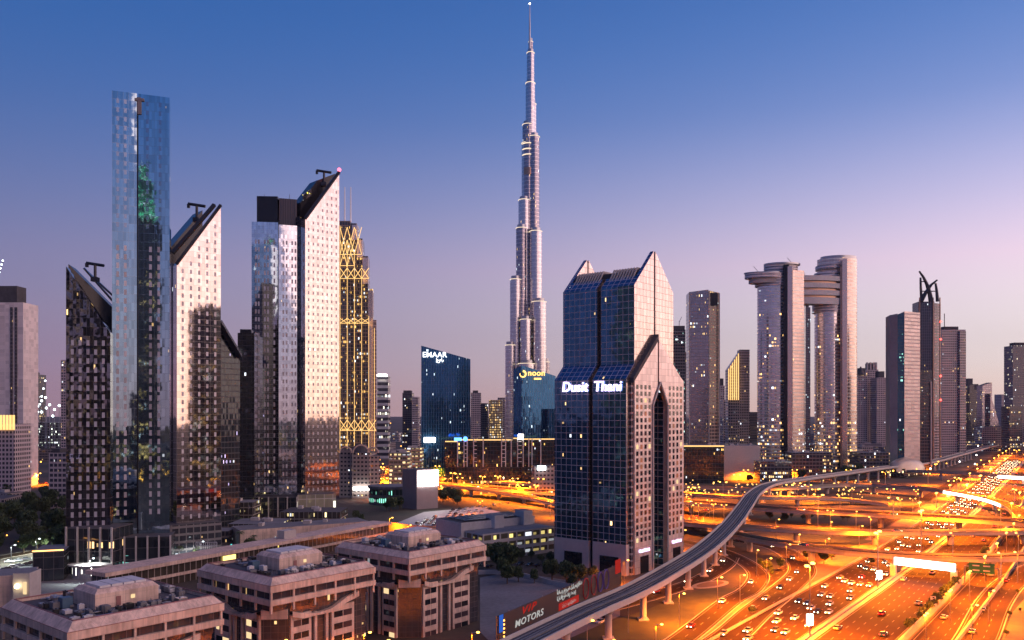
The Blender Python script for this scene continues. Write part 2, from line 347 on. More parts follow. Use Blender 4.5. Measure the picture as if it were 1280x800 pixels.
# =================================================================== ROADS
def spline(pts, step=7.0):
    P = [Vector(p) if len(p) == 3 else Vector((*p, 0)) for p in pts]
    P = [P[0]*2-P[1]]+P+[P[-1]*2-P[-2]]; o = []
    for i in range(1, len(P)-2):
        a, b, c, d = P[i-1:i+3]; n = max(2, int((c-b).length/step)); n = min(n, 60)
        for k in range(n):
            t = k/n; o.append(.5*((2*b)+(-a+c)*t+(2*a-5*b+4*c-d)*t*t+(-a+3*b-3*c+d)*t**3))
    o.append(P[-2]); return o
class Path:
    def __init__(s, pts, step=7.0):
        s.p = spline(pts, step); s.n = []; s.s = [0]
        for i, q in enumerate(s.p):
            a, b = s.p[max(0, i-1)], s.p[min(len(s.p)-1, i+1)]; t = (b-a); t.z = 0; t.normalize(); s.n.append(Vector((t.y, -t.x, 0)))
            if i: s.s.append(s.s[-1]+(q-s.p[i-1]).length)
        s.L = s.s[-1]
    def at(s, d, off=0.0):
        d = max(0, min(s.L-.01, d)); i = 0
        lo, hi = 0, len(s.s)-1
        while hi-lo > 1:
            m = (lo+hi)//2
            if s.s[m] <= d: lo = m
            else: hi = m
        i = lo; t = (d-s.s[i])/max(1e-6, s.s[i+1]-s.s[i])
        n = s.n[i].lerp(s.n[i+1], t).normalized(); return s.p[i].lerp(s.p[i+1], t)+n*off, math.atan2(n.x, -n.y)
    def strip(s, mb, o0, o1, z0, z1=None, m=0):
        z1 = z0 if z1 is None else z1
        for i in range(len(s.p)-1):
            a, b, c, d = s.p[i]+s.n[i]*o0, s.p[i]+s.n[i]*o1, s.p[i+1]+s.n[i+1]*o1, s.p[i+1]+s.n[i+1]*o0
            Z = Vector((0, 0, z0)); Y = Vector((0, 0, z1))
            w = (Vector((o1-o0, z1-z0))).length
            mb.face([a+Z, b+Y, c+Y, d+Z], [(0, s.s[i]), (w, s.s[i]), (w, s.s[i+1]), (0, s.s[i+1])], m)
        return mb
    def bar(s, mb, o0, o1, z0, z1, m=0, a=0, b=None):
        """closed bar of rectangular section following the path"""
        s.strip(mb, o0, o1, z1, m=m); s.strip(mb, o0, o0, z0, z1, m); s.strip(mb, o1, o1, z1, z0, m); s.strip(mb, o1, o0, z0, m=m); return mb
def sub(path, s0, s1, off=0.0, step=8.0):
    n = max(2, int((s1-s0)/step)); return Path([tuple(path.at(s0+(s1-s0)*i/n, off)[0]) for i in range(n+1)], 9999)
HWp = Path([(-60, 62, 0), (20, 172, 0), (98, 279, 0), (206, 427, 0), (300, 563, 0), (480, 832, 0), (738, 1223, 0), (1100, 1770, 0), (1750, 2750, 0), (2600, 3900, 0)], 14)
hw_s0 = 215
AS22 = asphalt('asphalt_wide', width=22); AS12 = asphalt('asphalt_medium', width=12); AS9 = asphalt('asphalt_narrow', width=9, edge=.7)
AS7 = asphalt('asphalt_ramp', width=7.6, lane_w=3.2, edge=.6)
ASP = {22: AS22, 12: AS12, 9: AS9, 7.6: AS7}
def road(name, path, o0, o1, mat, z=.02):
    return tag(path.strip(MB(), o0, o1, z).build(name, mat), kind='structure')
road('highway_carriageway', HWp, -24, -2, AS22); road('highway_carriageway', HWp, 2, 24, AS22)
road('service_road', HWp, 27.5, 39.5, AS12); road('service_road', HWp, -50, -38, AS12)
tag(HWp.strip(MB(), -2, 2, .15).build('median', M['kerb']), kind='structure')
verge = MB(); HWp.strip(verge, -38, -24, .03); HWp.strip(verge, 24, 27, .03)
tag(verge.build('verge', M['sand']), kind='structure')

def barrier(name, path, off, label, h=.9, w=.4, mat='kerb'):
    o = path.bar(MB(), off-w/2, off+w/2, 0.0, h).build(name, M[mat]); tag(o, label, 'barrier'); return o
barrier('median_barrier', HWp, 0, 'concrete median barrier dividing the two highway carriageways', .9, .5)
barrier('concrete_wall', HWp, 26.2, 'pale concrete wall between the highway hedge and the service road', 2.4, .7)
barrier('concrete_wall', HWp, 40.2, 'pale concrete wall right of the service road, nearest the curved ramp', 1.6, .7)
barrier('roadside_barrier', HWp, -24.6, 'stepped pale barrier along the left edge of the highway', .9, .5)
def flyover(label, path, w, z, piers=38, side=1.3, cat='flyover', mat=None, par=.95, name='flyover', rnd=1.3, skip=()):
    p0 = path.p[0]; root = thing(name, label, cat, (p0.x, p0.y, 0))
    dk = MB(); path.strip(dk, -w/2, w/2, 0.0, m=0); dk.build('road_deck', mat or ASP.get(w, AS12), root)
    gd = MB()
    for s_ in (-1, 1): pass
    a, b = -w/2-.35, w/2+.35
    path.strip(gd, a, a, -side, -.02); path.strip(gd, b, b, -.02, -side)
    path.strip(gd, a*.55, a, -side-.5, -side); path.strip(gd, b, b*.55, -side, -side-.5); path.strip(gd, b*.55, a*.55, -side-.5)
    gd.build('girder', M['concrete'], root)
    for s_ in (-1, 1):
        path.bar(MB(), s_*(w/2+.18)-.17, s_*(w/2+.18)+.17, -.02, par).build('parapet', M['kerb'], root)
    d = piers*.5; k = 0
    while d < path.L:
        c, an = path.at(d)
        if c.y > 60 and c.z > 3 and k not in skip:
            pm = MB().cyl((c.x, c.y), rnd*1.3, rnd, 0, c.z-side-.5, n=14, ang=an, r2=1.0)
            pm.box((c.x, c.y, c.z-side-1.0), (w*.55, rnd*1.7, 1.0), ang=an+math.pi/2)
            pm.build('pier', M['pale_concrete'], root)
        d += piers; k += 1
    return root
def P3(lst): return [tuple(G(x, y, z)) for x, y, z in lst]
pD = Path(P3([(380, 596, 7), (470, 600, 8), (560, 606, 8), (700, 616, 8), (850, 626, 8), (943, 634, 8.5), (1060, 640, 9), (1136, 644, 9), (1280, 653, 9), (1420, 664, 9)]), 12)
pE = Path(P3([(700, 640, 1), (780, 646, 3), (849, 653, 5.5), (900, 657, 7), (1034, 664, 7), (1136, 665, 7), (1290, 664, 7), (1420, 660, 7)]), 12)
pF = Path(P3([(820, 646, 1), (870, 655, 3), (927, 670, 7), (985, 680, 7.5), (1060, 689, 8), (1130, 694, 8), (1217, 697, 8), (1290, 695, 8), (1400, 690, 8)]), 10)
pG = Path(P3([(380, 590, 6), (500, 595, 7), (694, 606, 7), (850, 608, 7), (950, 611, 7), (1060, 606, 7), (1112, 607, 7.5), (1160, 611, 8), (1200, 617, 8), (1240, 625, 7), (1268, 636, 5), (1280, 650, 2.5)]), 12)
pB = Path(P3([(470, 597, 7), (560, 606, 8), (640, 617, 6), (700, 630, 4), (760, 640, 1)]), 10)
pC = Path(P3([(700, 604, 4), (850, 616, 6), (920, 621, 7), (1000, 622, 6), (1060, 624, 4), (1110, 631, .6)]), 12)
pH = Path(P3([(1120, 588, 6), (1146, 588.5, 8), (1200, 591, 8), (1250, 593.5, 8), (1320, 598, 8)]), 12)
FLY = [flyover('widest flyover crossing the highway, furthest of the three long crossings', pD, 22, 8, 44),
       flyover('brightly lit middle flyover crossing the highway', pE, 9, 7, 42),
       flyover('nearest curved flyover crossing the highway above the white advertising bridge', pF, 9, 7, 40),
       flyover('far curved flyover whose lit white side bends right beyond the highway', pG, 9, 7, 46),
       flyover('orange ramp bridge fanning down toward the low white office block', pB, 9, 7, 34),
       flyover('low ramp rising from behind the gabled glass tower', pC, 9, 6, 46),
       flyover('thin far bridge crossing the highway beside the domed metro station', pH, 7.6, 8, 40)]
# ground level roads and ramps
pJ = Path([tuple(G(x, y)) for x, y in [(700, 905), (790, 842), (858, 795), (912, 752), (938, 737), (948, 719), (933, 704), (905, 690), (870, 680), (800, 668)]], 6)
pK = Path([tuple(G(x, y)) for x, y in [(800, 870), (905, 800), (945, 765), (985, 733), (1003, 713), (992, 696), (965, 683), (925, 676), (880, 668)]], 6)
pL = Path([tuple(G(x, y)) for x, y in [(700, 772), (760, 760), (815, 745), (865, 729), (890, 717), (906, 706), (912, 697)]], 6)
pR = Path([tuple(G(x, y)) for x, y in [(1190, 850), (1222, 795), (1243, 752), (1268, 725), (1310, 705), (1400, 690)]], 6)
pN = Path([tuple(G(x, y)) for x, y in [(905, 634), (878, 640), (870, 652), (885, 662), (915, 665), (960, 662)]], 6)
pQ = Path([tuple(G(x, y)) for x, y in [(852, 634), (858, 641), (864, 650), (884, 655), (905, 660)]], 6)
pX = Path([tuple(G(x, y)) for x, y in [(-40, 612), (40, 606), (82, 602), (180, 598), (300, 596), (420, 600)]], 12)
pY = Path([tuple(G(x, y)) for x, y in [(-60, 708), (0, 697), (40, 690), (80, 684), (120, 676)]], 8)
pZ = Path([tuple(G(x, y)) for x, y in [(640, 590), (850, 600), (960, 600), (1060, 600), (1120, 596), (1180, 590)]], 12)
for i, (p, w) in enumerate(((pJ, 9), (pK, 12), (pL, 9), (pR, 12), (pN, 9), (pQ, 7.6), (pX, 12), (pY, 9), (pZ, 12))):
    road('road' if w == 12 else 'ramp_road', p, -w/2, w/2, ASP[w], .05+.006*i)
    if p not in (pX, pZ):
        for s_ in (-1, 1):
            tag(p.bar(MB(), s_*(w/2+.25)-.2, s_*(w/2+.25)+.2, -.02, .16).build('kerb', M['kerb']), kind='structure')
# grass patches between the ramps
def patch(name, pts, mat, z=.035):
    mb = MB().face([tuple(Vector(G(x, y))+Vector((0, 0, z))) for x, y in pts]); return tag(mb.build(name, M[mat]), kind='structure')
patch('grass_ground', [(690, 800), (850, 800), (905, 752), (935, 735), (880, 735), (800, 765)], 'grass')
patch('grass_ground', [(940, 652), (1060, 652), (1072, 645), (960, 643)], 'grass')
patch('grass_ground', [(945, 672), (1060, 684), (1095, 676), (1000, 667)], 'grass')
patch('grass_ground', [(1000, 626), (1120, 634), (1180, 628), (1060, 618)], 'grass')
patch('grass_ground', [(560, 640), (690, 650), (690, 640), (600, 628)], 'grass')
patch('sand_ground', [(1238, 830), (1252, 800), (1266, 765), (1290, 738), (1400, 738), (1400, 830)], 'sand')
patch('paving', [(600, 790), (600, 722), (640, 715), (775, 735), (775, 770), (640, 830)], 'roof_grey', .045)
patch('car_park', [(470, 664), (530, 640), (600, 634), (660, 648), (600, 668), (540, 690)], 'pale_concrete', .045)
patch('paving', [(-80, 760), (0, 712), (110, 692), (300, 668), (320, 690), (100, 760)], 'roof_grey', .045)
# traffic island under the metro pier
isl = G(888, 731); im = MB().cyl((isl.x, isl.y), 11, 5, 0, .25, n=28, ang=.7); tag(im.build('traffic_island', M['kerb']), kind='structure')
im = MB().cyl((isl.x, isl.y), 8.5, 3.4, 0, .32, n=28, ang=.7); tag(im.build('traffic_island_soil', M['sand']), kind='structure')

# =================================================================== METRO VIADUCT
pM = Path(P3([(430, 925, 12), (545, 858, 12), (655, 803, 12), (735, 764, 12), (800, 735, 12), (862, 699, 12), (892, 677, 12), (916, 653, 12), (931, 633, 12), (944, 616, 12), (965, 605, 12), (1005, 598.5, 12), (1060, 591, 12), (1105, 584.5, 12), (1160, 578, 12), (1200, 568, 12), (1240, 557.5, 12), (1280, 549, 12), (1340, 541, 12)]), 8)
mv = thing('metro_viaduct', 'long curving metro viaduct with dark rail deck sweeping past the gabled tower', 'viaduct', tuple(pM.p[0].xy)+(0,))
m_deck = plain('track_bed', (.045, .043, .055), .8, var=.3, scale=.5)
pM.strip(MB(), -4.7, 4.7, 0).build('track_deck', m_deck, mv)
for c in (-2.3, 2.3):
    for r_ in (-.72, .72):
        pM.bar(MB(), c+r_-.09, c+r_+.09, 0, .22).build('rail', M['steel'], mv)
pM.bar(MB(), -.45, .45, 0.003, .45).build('walkway', M['roof_grey'], mv)
for s_ in (-1, 1):
    pM.bar(MB(), s_*4.85-.18, s_*4.85+.18, -.5, 1.15).build('parapet', M['pale_concrete'], mv)
gd = MB(); a, b = 5.03, 2.6
pM.strip(gd, -a, -a, -.9, -.5); pM.strip(gd, a, a, -.5, -.9); pM.strip(gd, -b, -a, -2.2, -.9); pM.strip(gd, a, b, -.9, -2.2); pM.strip(gd, b, -b, -2.2)
gd.build('girder', M['pale_concrete'], mv)
for i in range(2, 46):
    d = 14+29.5*i
    if d > pM.L: break
    c, an = pM.at(d)
    if c.y < 180: continue
    pm = MB().cyl((c.x, c.y), 1.15, 1.15, 0, 8.2, n=16).cyl((c.x, c.y), 1.15, 1.15, 8.2, 9.8, n=16, r2=2.0)
    pm.box((c.x, c.y, .3), (3.6, 3.6, .6)); pm.build('pier', M['pale_concrete'], mv)
# station shell
c, an = pM.at(0); sp_ = G(1134, 577, 13)
pS = min(range(len(pM.p)), key=lambda i: abs(pxof(pM.p[i])[0]-1134)); c = pM.p[pS]; an = math.atan2(pM.n[pS].x, -pM.n[pS].y)
st = thing('metro_station', 'domed golden shell of the metro station on the viaduct', 'station', (c.x, c.y, 0))
sh = MB(); L_, Wd, Hh = 34, 15, 15
for i in range(16):
    for j in range(14):
        def Q(i, j):
            t = -1+2*i/16; a_ = math.pi*j/14; k = math.sqrt(max(0, 1-t*t*.93)); x, y, z = t*L_, -math.cos(a_)*Wd*k, 6+math.sin(a_)*Hh*(k**.8)
            return (c.x+x*math.cos(an+math.pi/2*0)-y*math.sin(an), c.y+x*math.sin(an)+y*math.cos(an), z)
        sh.face([Q(i, j), Q(i+1, j), Q(i+1, j+1), Q(i, j+1)])
sh.build('roof_shell', plain('shell', (.55, .42, .30), .35, .4), st, True)
M_lowlit = facade('lit_shopfront', 4, 4, .3, .5, (.03, .03, .03), (.35, .3, .26), lit=.5, lits=5, litc=(1, .7, .35))
MB().box((c.x, c.y, 5.5), (58, 20, 9), ang=an).build('concourse', M_lowlit, st)

# =================================================================== SMALL MAKERS
def lamp_proto(h, arms, power, spot=True, big=1.0):
    root = thing('street_lamp', 'x', 'street lamp')
    kids = [MB().tube((0, 0, 0), (0, 0, h), .16*big, 6, r2=.09*big).build('pole', M['steel'], root)]
    ar = MB(); hd = MB()
    for a_ in arms:
        x = 1.7*big*math.cos(a_); y = 1.7*big*math.sin(a_); ar.tube((0, 0, h-.1), (x, y, h+.15), .07*big, 5)
    kids.append(ar.build('arm', M['steel'], root))
    for a_ in arms:
        x = 1.7*big*math.cos(a_); y = 1.7*big*math.sin(a_)
        kids.append(MB().ball((x, y, h), .5*big, n=8, k=6, rz=.26*big).build('lamp_head', M['sodium_hot'], root))
    if spot:
        l = bpy.data.lights.new('lamp_light', 'SPOT'); l.energy = power; l.color = (1, .20, .003); l.spot_size = R(165); l.spot_blend = .6; l.shadow_soft_size = .5
        lo = bpy.data.objects.new('lamp_light', l); COL.objects.link(lo); lo.parent = root; lo.location = (0, 0, h-.6); kids.append(lo)
    return reg(root, *kids)
LAMP_N = {}
def put(proto, used, loc, rz=0):
    o = proto if proto.name not in used else copy_tree(proto)
    used.add(proto.name); o.location = loc; o.rotation_euler = (0, 0, rz); return o
USED = set()
PW = 76000
lp1 = lamp_proto(11.5, [0], PW); lp2 = lamp_proto(11.5, [0, math.pi], PW*1.2); lpM = lamp_proto(24, [0, math.pi], PW*11, big=1.8)
lpF = lamp_proto(11.5, [0, math.pi], PW*3.2, big=1.5)
def lamp_series(protos_locs, desc, grp):
    """protos_locs: [(proto, loc, rz)], nearest first"""
    k = 1
    for pr, loc, rz in protos_locs:
        if pr is not lpM and any(abs(q.x-loc[0]) < 60 and (Vector((q.x, q.y))-Vector((loc[0], loc[1]))).length < 13 for q in pM.p) and loc[1] > 330: continue
        o = put(pr, USED, loc, rz)
        tag(o, f'{desc}, {ordn(k)} from the camera', 'street lamp', grp); k += 1
# masts down the highway median
ms = []
for k in range(0, 9):
    c_, a_ = HWp.at(HWp.s[min(range(len(HWp.p)), key=lambda i: (HWp.p[i]-Vector((98, 279, 0))).length)]+91.6*k)
    ms.append((lpM, c_, a_))
for k in (11, 14, 17, 21): ms.append((lpM, HWp.at(215+91.6*k)[0], 0))
lamp_series(ms, 'tall twin headed mast on the highway median', 'highway masts')
HS = HWp.s[min(range(len(HWp.p)), key=lambda i: (HWp.p[i]-Vector((98, 279, 0))).length)]
def along(path, off, s0, s1, gap, proto, z=0.0, turn=0.0):
    o = []; s_ = s0
    while s_ < s1:
        c_, a_ = path.at(s_, off)
        if c_.y > 150: o.append((proto, (c_.x, c_.y, c_.z+z), a_+turn))
        s_ += gap
    return sorted(o, key=lambda t: t[1][1])
lamp_series(along(HWp, 34.0, HS+5, HS+330, 43, lp2), 'twin headed lamp in the middle of the right service road', 'service road lamps')
lamp_series(along(HWp, 25.5, HS+380, HS+1500, 90, lpF), 'far lamp along the right verge of the highway', 'far right verge lamps')
lamp_series(along(HWp, -27, HS+350, HS+1500, 80, lpF), 'far lamp along the left verge of the highway', 'far left verge lamps')
lamp_series(along(pC, 5, 30, pC.L-40, 55, lpF), 'added lamp on the low ramp behind the gabled tower', 'low ramp lamps')  # row added to brighten the dim middle of the interchange
lamp_series(along(pD, 11.3, 30, pD.L-100, 44, lpF), 'added twin headed lamp on the widest flyover', 'widest flyover lamps')  # row added and set close to stand in for the traffic's glow
lamp_series(along(pG, -4.8, 30, pG.L-60, 75, lpF), 'lamp on the parapet of the far curved flyover', 'far flyover lamps')
lamp_series(along(pB, 4.8, 20, pB.L-60, 38, lpF, 0, math.pi), 'added lamp on the ramp bridge before the offices', 'ramp bridge lamps')  # closely spaced lamps added to brighten the dark ramp deck
lamp_series(along(pE, 4.8, 60, pE.L-100, 70, lp1, 0, math.pi/2), 'lamp on the near parapet of the middle flyover', 'middle flyover lamps')
lamp_series(along(HWp, -51, HS-30, HS+300, 60, lp1), 'lamp at the outer edge of the left service road', 'left service road lamps')
# single lamps whose heads are seen in the photograph (head pixel); head height 12 m on the ground, 19 m on a flyover
heads = [(958.6, 697.5), (925, 718), (897, 721.5), (983, 680), (970, 649), (1038, 638), (1074, 657), (1032, 673), (1125, 624), (1113, 611), (1065, 612), (1050, 618), (1019, 611.6),
         (873, 629), (892, 630), (861, 618), (870, 609), (895, 612), (887, 625), (921, 617), (905, 631), (853, 662), (1010, 606), (1145, 612), (1160, 592), (1189, 601), (987, 606), (1141, 623)]
# foreground lamps
heads += [(734, 775), (849, 741), (780, 700), (487, 647), (510, 656), (545, 661), (592, 643), (600, 626), (575, 597), (495, 606), (530, 600), (626, 597), (644, 598), (665, 603), (688, 626), (610, 602), (650, 606), (560, 598), (553, 594), (480, 598)]
heads = sorted(heads, key=lambda h: -h[1])
H_ = []
for x, y in heads:
    v = G(x, y, 11.6); H_.append((lp1 if y > 640 else lpF if y < 612 else lp2, (v.x, v.y, 0), random.uniform(-.6, .6)))
lamp_series(H_[:25], 'slim sodium lamp standing among the ramps and buildings', 'lamps among the ramps')
lamp_series(H_[25:], 'distant sodium lamp near the rear roads', 'distant lamps')
heads2 = [(1088.5, 646), (1149, 617), (1245, 622), (1251, 637), (1191, 666), (1251.5, 691), (1272, 690), (1273, 666)]
lamp_series([(lp1, (G(x, y, 20).x, G(x, y, 20).y, 8.2), 1.57) for x, y in sorted(heads2, key=lambda h: -h[1])], 'sodium lamp standing on a flyover deck', 'flyover lamps')
lamp_series(along(pX, 8, 60, pX.L-60, 60, lpF), 'orange lamp on the road behind the leftmost trees', 'left rear road lamps')
lamp_series(along(pZ, 8, 60, pZ.L, 55, lpF), 'orange lamp on the road before the curved twin towers', 'rear road lamps')
lamp_series([(lp1, (G(x, y, 11.6).x, G(x, y, 11.6).y, 0), 0) for x, y in ((1290, 700), (1236, 738), (1215, 756), (820, 780), (760, 800), (590, 790), (560, 812), (478, 800), (455, 790), (350, 800), (540, 840), (600, 850), (400, 890), (300, 920), (480, 860), (650, 900), (200, 960), (330, 860))], 'sodium lamp of the lower edge roads, many added out of view', 'edge lamps')  # lamps below the view are added to light the office walls orange

lpC = lamp_proto(9, [0], 26000)
for ch in KIDS[lpC.name]:
    if ch.type == 'LIGHT': ch.data.color = (.85, 1, .95)
    elif ch.name.startswith('lamp_head'): ch.data.materials.clear(); ch.data.materials.append(M['cool_light'])
lamp_series([(lpC, (G(x, y).x, G(x, y).y, 0), .9) for x, y in ((14, 705), (45, 696), (70, 690), (112, 724), (140, 716), (250, 700), (345, 690))], 'white street lamp at the lower left', 'white lamps of the lower left')
# cars -------------------------------------------------------------
PC = [('white', (.7, .7, .7)), ('silver', (.35, .36, .38)), ('black', (.02, .02, .02)), ('grey', (.12, .12, .13)), ('red', (.35, .02, .02)), ('blue', (.03, .07, .2)), ('beige', (.42, .36, .26))]
for n_, c_ in PC: M['car_'+n_] = plain('car_paint_'+n_, c_, .22, .25, var=.05)
M['head'] = emit('headlight_glow', (1, .82, .52), 18); M['tail'] = emit('taillight_glow', (1, .03, .01), 9); M['headoff'] = plain('headlight_glass', (.6, .6, .6), .15); M['tailoff'] = plain('taillight_glass', (.3, .01, .01), .2)
M['tyre'] = plain('tyre', (.02, .02, .02), .85)
PROFB = [(-2.2, .35), (-2.25, .75), (-2.1, .98), (-1.5, 1.02), (.95, 1.0), (2.0, .82), (2.25, .6), (2.2, .32)]
PROFC = [(-1.75, 1.0), (-1.2, 1.42), (.15, 1.46), (1.0, .99)]
def ext(mb, prof, w, m, taper=0.0):
    zt = max(z for _, z in prof); zb = min(z for _, z in prof)
    wf = lambda z: w*(1-taper*(z-zb)/max(.01, zt-zb)); n = len(prof)
    for i in range(n):
        a, b = prof[i], prof[(i+1) % n]
        mb.face([(a[0], -wf(a[1]), a[1]), (a[0], wf(a[1]), a[1]), (b[0], wf(b[1]), b[1]), (b[0], -wf(b[1]), b[1])], None, m)
    mb.face([(x, -wf(z), z) for x, z in prof], None, m); mb.face([(x, wf(z), z) for x, z in reversed(prof)], None, m)
def car_proto(col, on, near):
    root = thing('car', 'x', 'car'); paint = M['car_'+col]; hm = M['head'] if on else M['headoff']; tm = M['tail'] if on else M['tailoff']
    if near:
        b = MB(); ext(b, PROFB, .9, 0, .06); b.box((-.5, 0, 1.46), (1.3, 1.24, .06)); kids = [b.build('body', paint, root)]
        g_ = MB(); ext(g_, PROFC, .8, 0, .18); kids.append(g_.build('windows', M['dark_glass'], root))
        for x in (-1.4, 1.4):
            for y in (-.86, .86):
                w_ = MB().tube((x, y-.1, .33), (x, y+.1, .33), .33, 10).build('wheel', M['tyre'], root); kids.append(w_); reg(w_, MB().tube((x, y-.12, .33), (x, y+.12, .33), .19, 8).build('rim', M['steel'], w_))
        for y in (-.66, .66):
            kids.append(MB().box((2.2, y, .68), (.16, .34, .2)).build('headlight', hm, root)); kids.append(MB().box((-2.24, y, .82), (.1, .36, .2)).build('taillight', tm, root))
        return reg(root, *kids)
    COL.objects.unlink(root); bpy.data.objects.remove(root)
    b = MB(); ext(b, PROFB, .9, 0, .06); ext(b, PROFC, .8, 1, .18); b.box((-.5, 0, 1.47), (1.3, 1.24, .05))
    for y in (-.66, .66): b.box((2.25, y, .7), (.2, .34, .2), 2); b.box((-2.27, y, .85), (.12, .42, .24), 3)
    o = b.build('car', [paint, M['dark_glass'], hm, tm]); tag(o, 'x', 'car'); return reg(o)
CP = {}
def get_car(col, on, near):
    k = (col, on, near)
    if k not in CP: CP[k] = car_proto(*k)
    return CP[k]
def traffic(path, off, s0, s1, gap, fwd, phrase, grp, rng):
    s_ = s0+rng.random()*gap; k = 1; out_ = []
    while s_ < s1:
        c_, a_ = path.at(s_, off); out_.append((c_, a_)); s_ += gap*rng.uniform(.55, 1.5)
    out_ = [q for q in out_ if q[0].y > 190 and -60 < pxof(q[0])[0] < 1300 and pxof(q[0])[1] < 812]
    for c_, a_ in sorted(out_, key=lambda q: q[0].y):
        col = rng.choice([p[0] for p in PC]+['white', 'white', 'silver', 'silver'])
        near = c_.y < 520
        o = put(get_car(col, True, near), USED, (c_.x, c_.y, c_.z+.06), a_ if fwd else a_+math.pi)
        tag(o, f'{col} car {phrase}, {ordn(k)} from camera', 'car', grp); k += 1
rg = random.Random(3)
for i, off in enumerate((-4.4, -8.0, -11.7, -15.3, -19.0)):
    traffic(HWp, off, HS-20, HS+1150, 26, False, f'approaching with headlights, lane {["one","two","three","four","five"][i]} left of the median', 'approaching highway traffic', rg)
for i, off in enumerate((4.4, 11.7, 19.0)):
    traffic(HWp, off, HS-20, HS+900, 75, True, f'driving away in the {["inner","middle","outer"][i]} lane right of the median', 'receding highway traffic', rg)
traffic(HWp, 31.0, HS-10, HS+500, 95, True, 'driving away on the right service road', 'service road traffic', rg)
traffic(pD, 4.5, 100, pD.L-60, 85, True, 'on the near side of the widest flyover', 'widest flyover traffic', rg)
traffic(pE, 0, 60, pE.L-80, 90, True, 'on the middle flyover', 'middle flyover traffic', rg)
traffic(pF, 0, 30, pF.L-80, 80, False, 'on the nearest curved flyover', 'nearest flyover traffic', rg)
traffic(pG, 0, 200, pG.L-80, 110, False, 'on the far curved flyover', 'far flyover traffic', rg)
traffic(pK, -2, 60, pK.L-20, 30, False, 'on the curving ramp left of the highway', 'curving ramp traffic', rg)
traffic(pJ, -2, 70, pJ.L-20, 60, False, 'on the outer bend below the metro', 'outer bend traffic', rg)
traffic(pL, -2, 10, pL.L-10, 26, False, 'on the lane passing under the metro viaduct', 'under viaduct traffic', rg)
traffic(pN, 0, 10, pN.L-10, 32, False, 'on the tight loop ramp beside the gabled tower', 'loop ramp traffic', rg)
traffic(pR, -2, 20, pR.L-60, 50, True, 'on the curved ramp at the right edge', 'right ramp traffic', rg)
traffic(pX, 2, 20, pX.L, 60, True, 'on the rear road at the left edge', 'left rear road traffic', rg)

# =================================================================== TREES
def tree_mesh(seed, h, r, mat, n=1500):
    rr = random.Random(seed); mb = MB(); lobes = []
    for i in range(11):
        a_ = rr.uniform(0, 6.28); q = rr.uniform(0, .62)*r; lobes.append(Vector((q*math.cos(a_), q*math.sin(a_), h*rr.uniform(.45, .86))))
    for i in range(n):
        c_ = rr.choice(lobes); d = Vector((rr.gauss(0, 1), rr.gauss(0, 1), rr.gauss(0, .8))).normalized()*(rr.uniform(.5, 1)**.5)*r*.46
        p = c_+d; s_ = rr.uniform(.25, .55)*(r/3.2); a_ = Vector((rr.gauss(0, 1), rr.gauss(0, 1), rr.gauss(0, 1))).normalized(); b_ = a_.orthogonal().normalized()
        c2 = a_.cross(b_); mb.face([p-b_*s_, p+c2*s_*.6, p+b_*s_, p-c2*s_*.6])
    tk = MB().tube((0, 0, 0), (0, 0, h*.5), r*.09, 7, r2=r*.05)
    for l in lobes[:6]: tk.tube((0, 0, h*.36), tuple(l), r*.045, 5, r2=.03)
    root = thing('leafy_tree', 'x', 'tree'); return reg(root, mb.build('crown', mat, root), tk.build('trunk', M['bark'], root))
def palm_proto(seed, h):
    rr = random.Random(seed); mb = MB()
    for i in range(20):
        a_ = i*2.4; up = rr.uniform(-.3, 1.1); L_ = 3.0; prev = Vector((0, 0, h))
        for k in range(6):
            t = (k+1)/6; q = Vector((math.cos(a_)*L_*t, math.sin(a_)*L_*t, h+up*L_*t*.6-1.9*t*t)); sd_ = Vector((-math.sin(a_), math.cos(a_), 0))
            w = .55*(1-t*.75)
            mb.face([prev-sd_*w-Vector((0, 0, w*.5)), prev, q, q-sd_*w-Vector((0, 0, w*.6))]); mb.face([prev, prev+sd_*w-Vector((0, 0, w*.5)), q+sd_*w-Vector((0, 0, w*.6)), q]); prev = q
    tk = MB().tube((0, 0, 0), (0, 0, h), .28, 7, r2=.2)
    root = thing('palm_tree', 'x', 'tree'); return reg(root, mb.build('crown', M['palm'], root), tk.build('trunk', M['bark'], root))
TP = [tree_mesh(1, 7, 3.2, M['leaf']), tree_mesh(2, 9, 4.2, M['leaf2']), tree_mesh(3, 6, 2.8, M['leaf2'], 1100), tree_mesh(4, 10, 4.6, M['leaf'], 1900)]
PT = [palm_proto(5, 8), palm_proto(6, 10)]
rt = random.Random(11)
def grove(spots, desc, grp, protos=TP, smin=.8, smax=1.25, order='from the left'):
    spots = sorted(spots, key=lambda v: v[0]/max(v[1], 1))
    for k, v in enumerate(spots):
        o = put(rt.choice(protos), USED, (v[0], v[1], 0), rt.uniform(0, 6.28)); s_ = rt.uniform(smin, smax); o.scale = (s_, s_, s_*rt.uniform(.9, 1.15))
        tag(o, f'{desc}, {ordn(k+1)} {order}', 'tree', grp)
def scatter(n, x0, x1, y0, y1):
    return [G(rt.uniform(x0, x1), rt.uniform(y0, y1)) for _ in range(n)]
grove(scatter(34, -10, 80, 645, 700), 'dark bushy tree in the park beside the slanted tower', 'park trees', smin=1.1, smax=1.7)
grove(scatter(16, -10, 80, 622, 645), 'dark tree at the rear of the left park', 'park trees', smin=1.1, smax=1.6)
grove([G(x, 727+rt.uniform(-3, 3)) for x in (634, 648, 668, 690, 708, 724, 741, 760)]+[G(x, 735) for x in (715, 752, 772)], 'dark tree against the foot of the gabled tower', 'trees below the gabled tower', smin=.7, smax=1.0)
grove([G(628, 722), G(636, 719), G(622, 716)], 'dense dark tree before the white office block', 'trees by the office', smin=1.2, smax=1.45)
